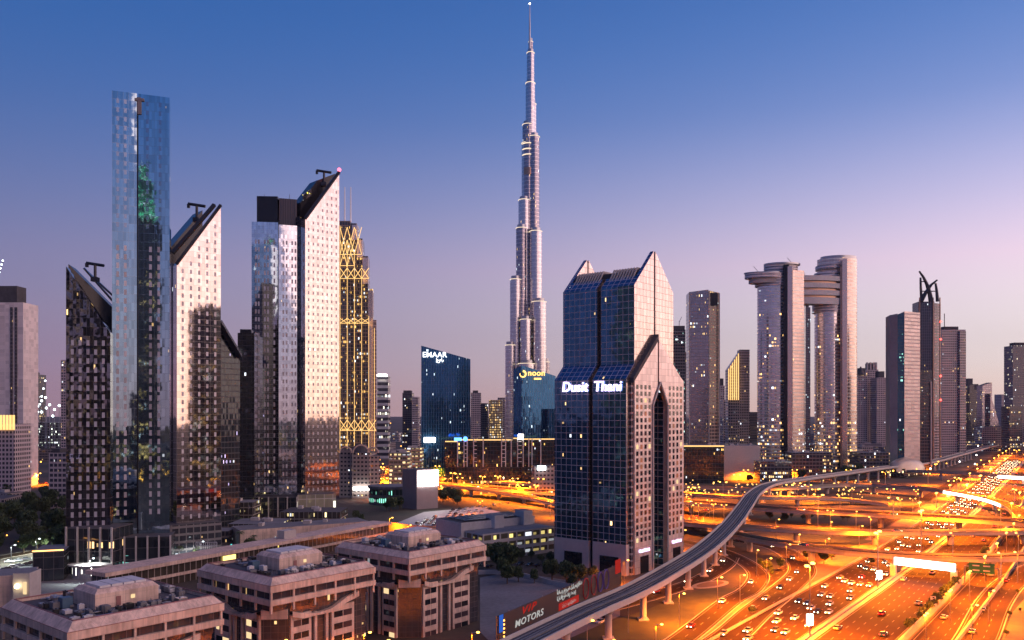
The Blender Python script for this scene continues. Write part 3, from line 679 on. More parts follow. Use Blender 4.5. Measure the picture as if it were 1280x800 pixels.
grove([G(x, 700+rt.uniform(-5, 5)) for x in (640, 652, 664, 676, 688)], 'small lit tree along the white office block', 'trees by the office', smin=.6, smax=.85)
grove(scatter(36, 852, 1100, 586, 604), 'tree lit yellow from below before the far towers', 'trees before the far towers', TP+PT, 1.0, 1.5)
grove(scatter(24, 480, 690, 592, 601), 'tree in the row before the dark glass offices', 'trees before the dark offices', TP, 1.1, 1.6)
grove(scatter(6, 550, 575, 620, 632)+scatter(3, 480, 500, 636, 644), 'tree beside the tall grey billboard tower', 'trees by the billboard tower', TP, 1.0, 1.4)
grove(scatter(7, 285, 320, 655, 690)+scatter(5, 215, 285, 680, 700), 'dark tree on the plaza below the pale slanted tower', 'plaza trees', TP+PT, .7, 1.0)
grove([G(x, y) for x, y in ((572, 660), (445, 650), (452, 655), (352, 672), (432, 668))], 'tree on the terrace beside the long low block', 'terrace trees', TP, .8, 1.1)
grove([G(x, y) for x, y in ((940, 768), (965, 720), (975, 712), (950, 708), (960, 716), (1008, 700), (1020, 694), (1040, 700), (1030, 705), (1090, 705))], 'small shrub like tree between the ramps', 'ramp trees', TP, .45, .7)
grove(scatter(12, 960, 1060, 647, 653), 'low dark tree between the widest and middle flyovers', 'flyover trees', TP, .5, .8)
hv = [HWp.at(HS+t, 25.0+rt.uniform(-.5, .3))[0] for t in range(28, 132, 8)]+[HWp.at(HS+t, 25.2)[0] for t in (150, 158, 205, 215)]
grove(hv, 'rounded bush in the hedge right of the highway', 'highway hedge bushes', TP[:1]+TP[2:3], .5, .75)
grove([G(x, y) for x, y in ((1272, 742), (1262, 770), (1258, 795), (1275, 765))], 'tiny shrub on the sand at the right edge', 'sand shrubs', TP[2:3], .2, .35)

# =================================================================== BUILDINGS
FC = {}
def fc(key, **k):
    if key not in FC: FC[key] = facade(key, **k)
    return FC[key]
WINQ = {}
def win(root, name, p0, p1, us, zs, w, h, mats, depth=.14, proud=.05, rr=random):
    """single windows on the wall p0->p1 (outward side on the right of the walking direction)"""
    WINQ.setdefault(root.name, (root, name, []))
    u = (Vector(p1[:2])-Vector(p0[:2])).normalized(); n = Vector((u.y, -u.x))
    for z in zs:
        for x in us:
            c = Vector(p0[:2])+u*x+n*(proud-depth/2+.0); WINQ[root.name][2].append((c.x, c.y, z, math.atan2(u.y, u.x), w, h, depth, rr.choice(mats)))
WM = {}
def flush():
    for root, name, L in WINQ.values():
        L.sort(key=lambda q: q[0]**2+q[1]**2+(q[2]-75)**2)
        big, rest = L[:100], L[100:]
        ro = wloc(root)
        for x, y, z, a, w, h, d, m in big:
            k = (round(w, 2), round(h, 2), d, m.name)
            if k not in WM:
                b = MB().box((0, 0, 0), (w, d, h)); me = b.mesh(name, [m]); WM[k] = me
            o = bpy.data.objects.new(name, WM[k]); COL.objects.link(o); o.parent = root; o.location = (x-ro.x, y-ro.y, z-ro.z); o.rotation_euler = (0, 0, a)
        if rest:
            ms_ = []; b = MB()
            for x, y, z, a, w, h, d, m in rest:
                if m not in ms_: ms_.append(m)
                b.box((x, y, z), (w, d, h), ms_.index(m), a)
            o = b.build(name, ms_, root); o['kind'] = 'stuff'
    WINQ.clear()
rw = random.Random(5)
def inset(pts, d):
    c = sum((Vector(p[:2]) for p in pts), Vector((0, 0)))/len(pts); return [tuple(Vector(p[:2])+(c-Vector(p[:2])).normalized()*d) for p in pts]
def extrude_profile(prof, O, tv, dv, d0, d1, mats, name, parent, ends=None, uvk=1.0):
    """profile [(t,z)...] swept along dv from d0 to d1; walls get u along d, v along height/run"""
    O, tv, dv = Vector(O), Vector(tv), Vector(dv); mb = MB(); n = len(prof)
    def W(t, z, d): q = O+tv*t+dv*d; return (q.x, q.y, z)
    for i in range(n):
        a, b = prof[i], prof[(i+1) % n]; L = math.hypot(b[0]-a[0], b[1]-a[1]); v0 = a[1]; sg = 1 if b[1] >= a[1] else -1
        mb.face([W(a[0], a[1], d1), W(a[0], a[1], d0), W(b[0], b[1], d0), W(b[0], b[1], d1)], [(d1, v0), (d0, v0), (d0, v0+sg*L), (d1, v0+sg*L)], 0)
    mb.face([W(t, z, d0) for t, z in prof], [(t, z) for t, z in prof], 1 if len(mats) > 1 else 0)
    mb.face([W(t, z, d1) for t, z in reversed(prof)], [(t, z) for t, z in reversed(prof)], 1 if len(mats) > 1 else 0)
    return mb.build(name, mats, parent)

# ------------------------------------------------------------------ the gabled glass hotel (Dusit Thani)
O = Vector((51.5, 382)); tv = Vector((.63, .776)); dv = Vector((-.776, .63))
ds = thing('gabled_hotel', 'glass tower with twin gables, pale right end and purple-white roof lettering beside the metro', 'hotel', (O.x, O.y, 0))
m_dg = facade('hotel_blue_glass', 3.0, 3.04, .16, .16, (.035, .075, .13), (.55, .46, .50), metal=.0, rough=.05, warp=.02, wave=.015, lit=.022, lits=3.5, frough=.4, spec=1.0, clus=.4)
m_dgm = facade('hotel_mirror_glass', 3.0, 3.04, .24, .24, (.05, .15, .27), (.66, .52, .53), metal=.85, rough=.05, warp=.008, wave=.05, lit=.022, lits=3.5, frough=.4, clus=.4)
m_dp = facade('hotel_pale_panel', 3.0, 3.04, .16, .16, (.62, .50, .46), (.30, .20, .18), metal=.9, rough=.16, warp=.01, lit=0, frough=.4)
m_st = plain('hotel_stone', (.60, .47, .44), .45, var=.1)
W1 = 50.8
for d0, d1 in ((0, 18.1), (20.3, 40)):
    extrude_profile([(0, 14), (0, 89), (7, 96), (7, 96.2), (20, 96.2), (20, 14)], O, tv, dv, d0+.01, d1, [m_dgm, m_dp], 'curtain_wall', ds)
    extrude_profile([(-.15, 0), (-.15, 14), (20, 14), (20, 0)], O, tv, dv, d0, d1, [m_st, m_st], 'stone_base', ds)
extrude_profile([(1.5, 0), (1.5, 88), (8, 95), (19.5, 95), (19.5, 0)], O, tv, dv, 18.1, 20.3, [M['black_panel']], 'recess', ds)
extrude_profile([(34.2, 0), (34.2, 96.2), (43.8, 96.2), (43.8, 96), (W1, 89), (W1, 0)], O, tv, dv, .01, 40, [m_dgm, m_dp], 'rear_wing', ds)
extrude_profile([(20, 0), (20, 96), (34.2, 96), (34.2, 0)], O, tv, dv, 9, 33, [fc('atrium', bay=2.2, floor=3.04, fw=.3, fh=.9, glass=(.03, .025, .03), frame=(.06, .045, .04), lit=.03, lits=2.5, low=(26, .8), frough=.3)], 'atrium_glass', ds)
# upper body
for d0, d1 in ((2.0, 18.1), (20.3, 38)):
    extrude_profile([(7, 96.2), (7, 132), (12, 137), (38.5, 137), (43.8, 132), (43.8, 96.2)], O, tv, dv, d0, d1, [m_dgm, m_dp], 'upper_curtain_wall', ds)
extrude_profile([(8.5, 96), (8.5, 131), (13, 135.6), (38, 135.6), (42, 131), (42, 96)], O, tv, dv, 18.1, 20.3, [M['black_panel']], 'upper_recess', ds)
# gable end slabs
for d0, d1 in ((0, 2.0), (38, 40)):
    for t0, t1, pk in ((7, 24.9, 1), (26.3, 43.8, -1)):
        if pk == 1: pr = [(7, 96.2), (7, 132), (24.9, 150), (24.9, 96.2)]
        else: pr = [(26.3, 96.2), (26.3, 150), (43.8, 132), (43.8, 96.2)]
        extrude_profile(pr, O, tv, dv, d0, d1, [m_dgm, m_dp], 'gable_wall', ds)
for d0_, d1_ in ((.7, 2.0), (38, 39.3)): extrude_profile([(24.9, 96), (24.9, 148.6), (26.3, 148.6), (26.3, 96)], O, tv, dv, d0_, d1_, [M['black_panel']], 'gable_slot', ds)
for k in range(22):  # roof louvres between the gables
    d = 3.2+k*1.55
    if 17 < d < 21: continue
    extrude_profile([(10.5, 135.5), (15, 141.5), (36, 141.5), (36, 140.6), (15.4, 140.6), (11.3, 135.5)], O, tv, dv, d, d+.5, [M['pale_concrete']], 'roof_louvre', ds)
extrude_profile([(14.5, 137), (14.5, 139.8), (36, 139.8), (36, 137)], O, tv, dv, 2, 38, [M['roof_dark']], 'roof_plant', ds)
# protruding lower A-frame on the right end face, with the pointed arch
m_ap = facade('hotel_end_panel', 3.6, 3.04, .12, .12, (.80, .64, .60), (.45, .33, .31), metal=.5, rough=.32, warp=.004, lit=0, frough=.4)
extrude_profile([(4.0, 0), (4.0, 89.6), (24.9, 108), (24.9, 85.6), (22.6, 83.2), (20.8, 79.5), (20, 75), (20, 0)], O, tv, dv, -2.0, 0, [M['pink_stone'], m_ap], 'frame_wall', ds)
extrude_profile([(26.3, 108), (47.5, 91), (W1, 89), (W1, 0), (34.2, 0), (34.2, 75), (33.4, 79.5), (31.2, 83.2), (28, 86), (26.3, 86.3)], O, tv, dv, -2.0, 0, [M['pink_stone'], m_ap], 'frame_wall', ds)
extrude_profile([(24.9, 85), (24.9, 107), (26.3, 107), (26.3, 85)], O, tv, dv, -1.2, 0, [M['black_panel']], 'frame_slot', ds)
extrude_profile([(2.4, 87.2), (2.4, 89.4), (24.2, 109.6), (25.2, 110.6), (25.2, 107.8)], O, tv, dv, -2.4, -.01, [M['roof_dark'], M['roof_dark']], 'sloping_stair_band', ds)
extrude_profile([(2.6, 0), (2.6, 87), (4.0, 88), (4.0, 0)], O, tv, dv, -1.0, 0, [fc('hotel_edge', bay=3, floor=3.04, fw=.3, fh=.9, glass=(.03, .03, .04), frame=(.5, .4, .38), lit=.03)], 'edge_strip', ds)
wd = [M['dark_glass']]*7+[M['warm_win']]
m_or = plain('window_orange_reflection', (.45, .20, .08), .4); m_wl = plain('window_tint', (.06, .04, .045), .08); wd = [M['dark_glass'], m_wl, m_wl, M['dark_glass'], m_wl, M['dark_glass'], m_wl, m_wl, M['dark_glass'], m_wl, m_wl, m_wl, m_or, m_or, M['dark_glass'], m_wl, M['dark_glass'], m_wl, m_or, M['pale_win']]  # orange panes: a reflection of orange light painted as pane colour
P0 = O+tv*0-dv*2.0; P1_ = O+tv*W1-dv*2.0
win(ds, 'window', P0, P1_, [6.2, 9.9, 13.6, 17.3], [15.4+3.04*k for k in range(24)], 2.0, 2.0, wd, rr=rw)
win(ds, 'window', P0, P1_, [36.6, 40.4, 44.2, 48.0], [15.4+3.04*k for k in range(24)], 1.9, 2.0, wd, rr=rw)
fr = MB()  # pointed arch lining
for (a, b) in (((20, 0), (20, 77)), ((20, 77), (27, 88)), ((27, 88), (34.2, 77)), ((34.2, 77), (34.2, 0))):
    p = O+tv*a[0]-dv*2.3; q = O+tv*b[0]-dv*2.3; fr.tube((p.x, p.y, a[1]), (q.x, q.y, b[1]), .55, 5)
fr.build('arch_frame', M['pale_concrete'], ds)
# entrances and lettering
PL = O+dv*40
for s_, u0 in (('Dusit', 4.6), ('Thani', 22.6)):
    me = text_mesh(s_, 6.6, M['purple_sign'], .25, .055, 0.12, 1.02)
    q = PL-dv*u0; on_wall(me, 'lettering', (q.x, q.y, 82.2), -dv, ds, .5)
for t_, z_ in ((8, 9.3), (39, 9.8)):
    me = text_mesh('Dusit Thani', 1.9, M['purple_sign'], .1, .03); q = O+tv*t_-dv*2; on_wall(me, 'entrance_lettering', (q.x, q.y, z_), tv, ds, .3)
    q = O+tv*(t_+4.5)-dv*2.06; MB().box((q.x, q.y, 3.9), (7, .5, 7.8), ang=math.atan2(tv.y, tv.x)).build('entrance', M['dark_glass'], ds)
for u0 in (6, 26):
    q = PL-dv*(u0+5)+tv*-.25; MB().box((q.x, q.y, 4), (10, .4, 8), ang=math.atan2(dv.y, dv.x)).build('shopfront', M['dark_glass'], ds)
flush()

# ------------------------------------------------------------------ three pink stone office blocks in the foreground
TV = Vector((.64, .77)).normalized(); DV = Vector((-TV.y, TV.x))
m_bay = facade('bay_glass', 2.0, 1.8, .12, .12, (.05, .045, .05), (.10, .07, .07), rough=.05, warp=.02, wave=.04, lit=.05, lits=2.5, spec=1.0)
m_rib = facade('ribbon_glass', 3.1, 50, .12, 0, (.05, .04, .045), (.16, .11, .10), rough=.1, warp=.03, lit=.03, lits=1.2, spec=.8)
def office(cx, cy, label, z_top=27.0):
    O = Vector((cx, cy)); S = 37.5; root = thing('office_block', label, 'office block', (cx, cy, 0), 'pink stone office blocks')
    def P(t, d): q = O+TV*t+DV*d; return (q.x, q.y)
    def sq(i): return [P(i, i), P(S-i, i), P(S-i, S-i), P(i, S-i)]
    zb = z_top-1.9
    MB().prism(sq(0), zb, z_top, bottom=True).build('upper_band', M['pink_stone'], root)
    ch = MB(); a, b = sq(.25), sq(1.9); c_ = sq(2.3)
    for i in range(4):
        j = (i+1) % 4
        ch.face([(*a[i], z_top), (*a[j], z_top), (*b[j], z_top+1.8), (*b[i], z_top+1.8)]); ch.face([(*b[i], z_top+1.8), (*b[j], z_top+1.8), (*c_[j], z_top+1.8), (*c_[i], z_top+1.8)])
        ch.face([(*c_[i], z_top+1.8), (*c_[j], z_top+1.8), (*c_[j], z_top+.1), (*c_[i], z_top+.1)])
    ch.build('sloping_parapet', M['pink_stone'], root)
    rim = MB()
    for i in range(4):
        j = (i+1) % 4; rim.tube((*c_[i], z_top+1.85), (*c_[j], z_top+1.85), .16, 5); rim.tube((*sq(-.04)[i], z_top+.05), (*sq(-.04)[j], z_top+.05), .07, 4)
    rim.build('parapet_rail', M['pink_trim'], root)
    z_top += .9; MB().prism(sq(2.25), z_top-.2, z_top+.1).build('roof_deck', M['roof_dark'], root)
    zs_ = [zb-2.1, zb-2.1-1.5]
    MB().prism(sq(.9), zb-2.1, zb).build('ribbon_window', m_rib, root)
    MB().prism(sq(0.02), zb-3.6, zb-2.1, bottom=True).build('middle_band', M['pink_stone'], root)
    MB().prism(sq(1.9), zb-5.7, zb-3.6).build('ribbon_window', m_rib, root)
    # columns in the ribbons
    for i in range(6):
        x = .6+i*(S-1.2)/5
        for q in (P(x, .55), P(.55, x)):
            MB().box((q[0], q[1], zb-2.85), (.55, .55, 5.8), ang=math.atan2(TV.y, TV.x)).build('column', M['pink_stone'], root)
    # body with a cut corner
    k = 5.5; i0 = 2.2
    body = [P(i0+k, i0), P(S-i0, i0), P(S-i0, S-i0), P(i0, S-i0), P(i0, i0+k)]
    MB().prism(body, 0, zb-5.7).build('glass_core', m_bay, root)
    MB().box((*P(i0+1.9, i0+1.9), zb-7), (7.2, 1.2, 2.6), ang=math.atan2(-1, 1)+math.atan2(TV.y, TV.x)).build('corner_band', M['pink_stone'], root)
    # the two visible sides: solid window bays and a scooped fascia
    wm = [M['dark_glass'], M['dark_glass'], m_wl, m_wl]
    for side in (0, 1):
        def Q(u, off):  # u along the side, off outward
            return P(u, i0-off) if side == 0 else P(i0-off, u)
        segs = ((7.7, 14.6), (21.8, 30.2)) if side == 0 else ((7.7, 14.6), (21.8, 30.2))
        for (u0, u1) in segs:
            a, b, c2, d2 = Q(u0, .75), Q(u1, .75), Q(u1, -.2), Q(u0, -.2); pts = [a, b, c2, d2] if side == 0 else [b, a, d2, c2]
            MB().prism(pts, 0, zb-7.6).build('stone_bay', M['pink_stone'], root)
            ua, ub = (a, b) if side == 0 else (b, a)
            n_ = 2; w_ = (u1-u0-2.0)/2
            win(root, 'window', ua, ub, [(u1-u0)/2-w_/2-.12, (u1-u0)/2+w_/2+.12], [zb-10.2-3.55*q for q in range(5)], w_, 1.75, wm+[M['pale_win']]*(1 if side else 0), .3, .04, rr=rw)
        # scooped fascia: top line swoops down between its ends
        fs = MB(); nn = 24; u0, u1 = 7.7, 31.5
        for i in range(nn):
            t0, t1 = i/nn, (i+1)/nn; f = lambda t: zb-5.9-2.6*math.sin(math.pi*(t**.8))**1.0*(1 if t < .62 else 1) if t < .99 else zb-5.0
            f = lambda t: zb-6.4-1.9*math.sin(math.pi*min(1, t*1.25))+ (1.9*max(0, (t-.55)/.45)**1.4)
            a0, a1, b0, b1 = Q(u0+(u1-u0)*t0, 1.5), Q(u0+(u1-u0)*t1, 1.5), Q(u0+(u1-u0)*t0, 0), Q(u0+(u1-u0)*t1, 0); lo = zb-9.0
            l0, l1 = min(f(t0)-1.0, lo+.6*0+0) if False else max(lo, f(t0)-1.6), max(lo, f(t1)-1.6)
            F4 = [(*a0, l0), (*a1, l1), (*a1, f(t1)), (*a0, f(t0))]; T4 = [(*a0, f(t0)), (*a1, f(t1)), (*b1, f(t1)), (*b0, f(t0))]; B4 = [(*b0, l0), (*b1, l1), (*a1, l1), (*a0, l0)]
            for q in (F4, T4, B4): fs.face(q if side == 0 else q[::-1])
        fs.build('scooped_fascia', M['pink_stone'], root)
        # posts between the bays
        for u in (16.2, 20.2):
            q = Q(u, .3); MB().box((q[0], q[1], (zb-8)/2), (.9, .9, zb-8), ang=math.atan2(TV.y, TV.x)).build('post', M['pink_stone'], root)
    # penthouse
    def rect(t0, t1, d0, d1): return [P(t0, d0), P(t1, d0), P(t1, d1), P(t0, d1)]
    ph = MB().prism(rect(11.5, 27, 12.5, 24), z_top, z_top+3.6).build('penthouse', M['pink_stone'], root)
    pc = MB(); a, b = rect(11.5, 27, 12.5, 24), rect(12.5, 26.0, 13.5, 23.0)
    for i in range(4):
        j = (i+1) % 4; pc.face([(*a[i], z_top+3.6), (*a[j], z_top+3.6), (*b[j], z_top+4.6), (*b[i], z_top+4.6)])
    pc.face([(*q, z_top+4.6) for q in b]); pc.build('penthouse_roof', M['pink_stone'], ph)
    for n in range(4):
        q = P(14.8+n*2.9, 18.2); MB().box((q[0], q[1], z_top+4.85), (2.6, 7.4, .5), ang=math.atan2(TV.y, TV.x)).build('skylight', M['white_wall'], ph)
    q = P(17, 12.4); MB().box((q[0], q[1], z_top+1.4), (1.1, .12, 2.2), ang=math.atan2(TV.y, TV.x)).build('door', M['pink_trim'], ph)
    q = P(20.5, 12.4); MB().box((q[0], q[1], z_top+1.9), (1.0, .12, .9), ang=math.atan2(TV.y, TV.x)).build('roof_window', M['pale_win'], ph)
    rr = random.Random(int(cx*10))
    for n in range(105):
        t, d = rr.uniform(3.6, S-3.6), rr.uniform(3.6, S-3.6)
        if 9.8 < t < 28.6 and 10.6 < d < 25.8: continue
        q = P(t, d); w_, l_, h_ = rr.uniform(.7, 2.2), rr.uniform(.7, 2.4), rr.uniform(.4, 1.5)
        b = MB().box((q[0], q[1], z_top+.3+h_/2), (w_, l_, h_), ang=math.atan2(TV.y, TV.x)); b.cyl(q, .4*w_/2, .4*w_/2, z_top+.3+h_, z_top+.3+h_+.18, n=10)
        b.build('air_conditioner', M[rr.choice(['steel', 'white_wall', 'roof_grey', 'dark_metal'])], root)
    for n in range(9):
        t, d = rr.uniform(4, S-8), rr.choice([4.2, 6.5, 8.4, 9.6, S-8, S-5]); a = P(t, d); b = P(min(S-4, t+rr.uniform(3, 9)), d); MB().tube((*a, z_top+.55), (*b, z_top+.55), .2, 6).build('roof_pipe', M['steel'], root)
    for n in range(12):
        t, d = rr.uniform(4, 30), rr.uniform(4, 10.5); a = P(t, d); MB().tube((*a, z_top), (*a, z_top+rr.uniform(1.2, 2.2)), .07, 4).build('vent_pipe', M['steel'], root)
    q = P(8, 20); MB().box((q[0], q[1], z_top+1.5), (2.4, 2.4, 2.4), ang=math.atan2(TV.y, TV.x)).build('water_tank', plain('tank_blue', (.06, .12, .18), .5) if 'tank_blue' not in bpy.data.materials else bpy.data.materials['tank_blue'], root)
    flush(); return root
office(-33, 272, 'pink stone office block nearest the gabled tower, rightmost of the three alike')
office(-65.5, 230, 'pink stone office block standing between its two twins')
office(-95.5, 182, 'pink stone office block in the bottom left corner, nearest of three alike')

# ------------------------------------------------------------------ generic helpers for towers
def quad(px0, Y0, px1, Y1, depth, ang=None):
    """front wall from (px0,Y0) to (px1,Y1); the rest lies straight behind it"""
    a, b = XY(px0, Y0), XY(px1, Y1); u = (b-a).normalized(); n = Vector((-u.y, u.x))*depth
    return [tuple(a), tuple(b), tuple(b+n), tuple(a+n)]
def turned(px0, Y0, px1, deg):
    """front wall starts at (px0,Y0), runs at deg to the picture plane until it reaches column px1"""
    a = XY(px0, Y0); u = Vector((math.cos(R(deg)), math.sin(R(deg)))); k = (px1-640)/F
    t = (k*a.y-a.x)/(u.x-k*u.y); return a, a+u*t, u, t
def walls(root, name, pts, z0, z1, mat, z1s=None, roof=None, z0s=None):
    mb = MB().prism(pts, z0, z1s or z1, 0, 1 if roof else None, z0s=z0s); return mb.build(name, [mat, roof] if roof else mat, root)
def base_of(pts): c = sum((Vector(p[:2]) for p in pts), Vector((0, 0)))/len(pts); return (c.x, c.y, 0)

m_mirB = facade('mirror_blue', 2.4, 4.2, .07, .10, (.46, .64, .70), (.35, .42, .48), metal=1, rough=.03, warp=.005, wave=.008, lit=.01, lits=2, frough=.2, fmetal=.9)
m_mirW = facade('mirror_pale', 2.9, 2.9, .06, .08, (.68, .60, .55), (.4, .35, .34), metal=1, rough=.04, warp=.004, wave=.006, lit=.006, lits=2, frough=.3, fmetal=.8)
m_mirD = facade('mirror_dark', 2.9, 4.2, .08, .10, (.20, .20, .23), (.14, .13, .14), metal=1, rough=.04, warp=.03, wave=.05, lit=.03, lits=2.5, frough=.3, fmetal=.5)
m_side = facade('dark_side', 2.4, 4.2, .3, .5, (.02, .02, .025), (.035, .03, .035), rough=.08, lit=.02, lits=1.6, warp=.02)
m_frit = plain('frit_panel', (.56, .53, .56), .35, .25, var=.06)
m_frit2 = plain('frit_panel_grey', (.40, .37, .39), .3, .25, var=.06)
def davit(root, px, py, Y, s=1.0):
    """roof crane for window cleaning"""
    x, y = XY(px, Y); z = ZT(py, Y); mb = MB().tube((x, y, z-7*s), (x, y, z), .7*s, 6).tube((x-4.2*s, y, z+.9*s), (x+4.2*s, y, z-.4*s), .75*s, 5).box((x, y, z-7*s), (3*s, 3*s, 2*s))
    mb.box((x-4*s, y, z-.2*s), (1.2*s, 1.2*s, 1.8*s)); mb.build('roof_crane', M['dark_metal'], root)

# slanted tower A, furthest left of the hotel group
a, b, u, t = turned(82.5, 392, 138, 14); n = Vector((-u.y, u.x)); zA0, zA1 = ZT(333, a.y), ZT(417, b.y)
tA = thing('slanted_tower', 'dark mirrored tower with roof sloping down right, leftmost of the hotel group', 'tower', (a.x, a.y, 0))
walls(tA, 'curtain_wall', [tuple(a), tuple(b), tuple(b+n*6), tuple(a+n*6)], 18, 0, m_mirD, [zA0, zA1, zA1, zA0])
c0, c1 = XY(84, 400), XY(139, 412)
walls(tA, 'roof_frame', [tuple(c0+n*2), tuple(c1+n*2), tuple(c1+n*16), tuple(c0+n*16)], 18, 0, M['black_panel'], [ZT(330, 402), ZT(384, 414), ZT(384, 414), ZT(330, 402)])
for o_ in (3, 9):
    q0, q1 = c0+n*(2.2+o_)+u*6, c1+n*(2.2+o_); MB().tube((*q0, ZT(333+o_*.3, 404)), (*q1, ZT(380-o_, 416)), .55, 4).build('roof_beam', M['steel'], tA)
win(tA, 'window', a, b, [t*(.14+.175*i) for i in range(5)], [22+4.2*i for i in range(21)], 1.25, 2.5, [m_frit]*3+[m_frit2], .1, .05, rw)
davit(tA, 119, 331, 405, 1.0)
flush()
# tall blue tower B
tB = thing('tall_mirrored_tower', 'tallest blue mirrored tower, creased down its middle, left of the picture', 'tower', (*XY(172, 405), 0))
a0, b0, u0, t0 = turned(140, 402, 172, 24); a1, b1, u1, t1 = turned(172, b0.y, 212, 12)
zB = [ZT(113, a0.y), ZT(117, b0.y), ZT(122, b1.y)]; nB = Vector((-.33, .94))
g0 = .35
walls(tB, 'curtain_wall', [tuple(a0), tuple(b0-u0*g0), tuple(b0-u0*g0+nB*16), tuple(a0+nB*16)], 10, 0, m_mirB, [zB[0], zB[1], zB[1], zB[0]])
walls(tB, 'curtain_wall', [tuple(a1+u1*g0), tuple(b1), tuple(b1+nB*16), tuple(a1+u1*g0+nB*16)], 10, 0, m_mirB, [zB[1], zB[2], zB[2], zB[1]])
walls(tB, 'recess', [tuple(b0-u0*g0+nB*.6), tuple(a1+u1*g0+nB*.6), tuple(a1+u1*g0+nB*12), tuple(b0-u0*g0+nB*12)], 10, zB[1]-1.5, M['black_panel'])
q = b0-u0*.0; MB().box((q.x+1, q.y-.35, zB[1]-6), (1.6, .3, 8), ang=.2).box((q.x+1, q.y-.4, zB[1]-3), (4.2, .35, 1.2), ang=.2).build('roof_opening', M['bronze'], tB)
for aa, uu, us in ((a0, u0, (.22, .52)), (a1, u1, (.40, .66))):
    L_ = t0 if aa is a0 else t1
    win(tB, 'window', aa, aa+uu, [L_*k for k in us], [26+4.2*i for i in range(31)], 1.2, 2.6, [m_frit, m_frit, m_frit2], .1, .05, rw)
for aa, uu, us in ((a0, u0, (.22, .52)), (a1, u1, (.30, .70))):
    L_ = t0 if aa is a0 else t1
    win(tB, 'window', aa, aa+uu, [L_*k for k in us], [163+4.2*i for i in range(15)], 1.2, 2.2, [M['dark_tint'] if 'dark_tint' in M else M.setdefault('dark_tint', plain('tinted_pane', (.38, .44, .52), .12, .9, var=.05))], .1, .03, rw)
flush()
# slanted tower C
a, b, u, t = turned(221, 432, 276, 42); n = Vector((-u.y, u.x)); zs = [ZT(331, a.y), ZT(257, b.y)]
tC = thing('slanted_tower', 'pale mirrored tower with roof sloping up right, just right of the tallest blue tower', 'tower', (a.x, a.y, 0))
walls(tC, 'curtain_wall', [tuple(a), tuple(b), tuple(b+n*5), tuple(a+n*5)], 16, 0, m_mirW, [zs[0], zs[1], zs[1], zs[0]])
m0, m1 = XY(212, 438), XY(262, 454)
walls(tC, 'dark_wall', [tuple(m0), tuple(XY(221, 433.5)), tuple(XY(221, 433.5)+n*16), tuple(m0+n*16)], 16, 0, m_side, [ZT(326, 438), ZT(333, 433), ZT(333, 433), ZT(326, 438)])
p = [XY(213, 443)+n*2, XY(255, 462)+n*2]; walls(tC, 'roof_frame', [tuple(p[0]), tuple(p[1]), tuple(p[1]+n*14), tuple(p[0]+n*14)], 16, 0, M['black_panel'], [ZT(312, 445), ZT(263, 464), ZT(263, 464), ZT(312, 445)])
MB().tube((*(a-u*.2), zs[0]+.3), (*b, zs[1]+.3), .9, 4).build('roof_edge', M['dark_metal'], tC)
MB().tube((*XY(216, 436), ZT(316, 436)), (*XY(268, 452), ZT(256, 452)), 1.2, 4).build('roof_beam', M['dark_metal'], tC)
C_H = lambda x: zs[0]+(zs[1]-zs[0])*x/t
cols = [t*(.13+.185*i) for i in range(5)]
for x in cols:
    win(tC, 'window', a, b, [x], [20+4.2*i for i in range(40) if 20+4.2*i < C_H(x)-6], 1.15, 2.2, [m_frit, m_frit2], .1, .05, rw)
davit(tC, 246, 257, 455, 1.1); flush()
# dark tower D with a sloping top, and dark block E
tD = thing('sloped_dark_tower', 'dark tower with top sloping down right, between the two pale slanted towers', 'tower', (*XY(288, 540), 0))
pts = quad(272, 536, 300, 548, 16); walls(tD, 'curtain_wall', pts, 0, 0, facade('dark_lit', 2.4, 3.6, .2, .6, (.03, .04, .05), (.05, .05, .06), metal=.5, rough=.06, warp=.04, lit=.09, lits=2.5, litc=(.75, .6, 1)), [ZT(400, 540), ZT(452, 548), ZT(452, 560), ZT(400, 552)])
q = [XY(274, 534), XY(300, 546)]; MB().tube((*q[0], ZT(402, 534)), (*q[1], ZT(446, 546)), 2.2, 4).build('roof_edge', M['black_panel'], tD)
tE = thing('dark_block_tower', 'plain dark flat topped tower directly left of the pale twin tower', 'tower', (*XY(306, 585), 0))
walls(tE, 'curtain_wall', quad(297, 582, 318, 584, 18), 0, ZT(416, 582), facade('black_tower', 3, 3.6, .15, .5, (.012, .014, .018), (.018, .018, .022), rough=.1, lit=.015, lits=2, low=(70, .25)))
walls(tE, 'roof_plant', quad(300, 585, 314, 586, 9), ZT(416, 582), ZT(411, 582), M['black_panel'])
# F: pale blue creased tower
tF = thing('twin_tower', 'pale blue mirrored tower with dark crown, left half of the right hotel pair', 'tower', (*XY(347, 600), 0))
a0, b0, u0, t0 = turned(314.5, 602, 347.5, 8); a1, b1, u1, t1 = turned(348.3, b0.y, 377.5, 20); zF = ZT(277, 602)
m_mirF = facade('mirror_silver', 2.9, 2.9, .06, .08, (.74, .80, .85), (.5, .52, .56), metal=1, rough=.04, warp=.004, wave=.006, lit=.006, lits=2, frough=.3, fmetal=.8)
walls(tF, 'curtain_wall', [tuple(a0), tuple(b0), tuple(b0+Vector((-.1, 18))), tuple(a0+Vector((-3, 18)))], 14, zF, m_mirF, roof=M['roof_dark'])
walls(tF, 'curtain_wall', [tuple(a1), tuple(b1), tuple(b1+Vector((-6, 16))), tuple(a1+Vector((0, 16)))], 14, zF-1.5, m_mirF, roof=M['roof_dark'])
walls(tF, 'recess', [tuple(b0+Vector((-.2, .9))), tuple(a1+Vector((.2, .9))), tuple(a1+Vector((.2, 9))), tuple(b0+Vector((-.2, 9)))], 14, zF+2, M['black_panel'])
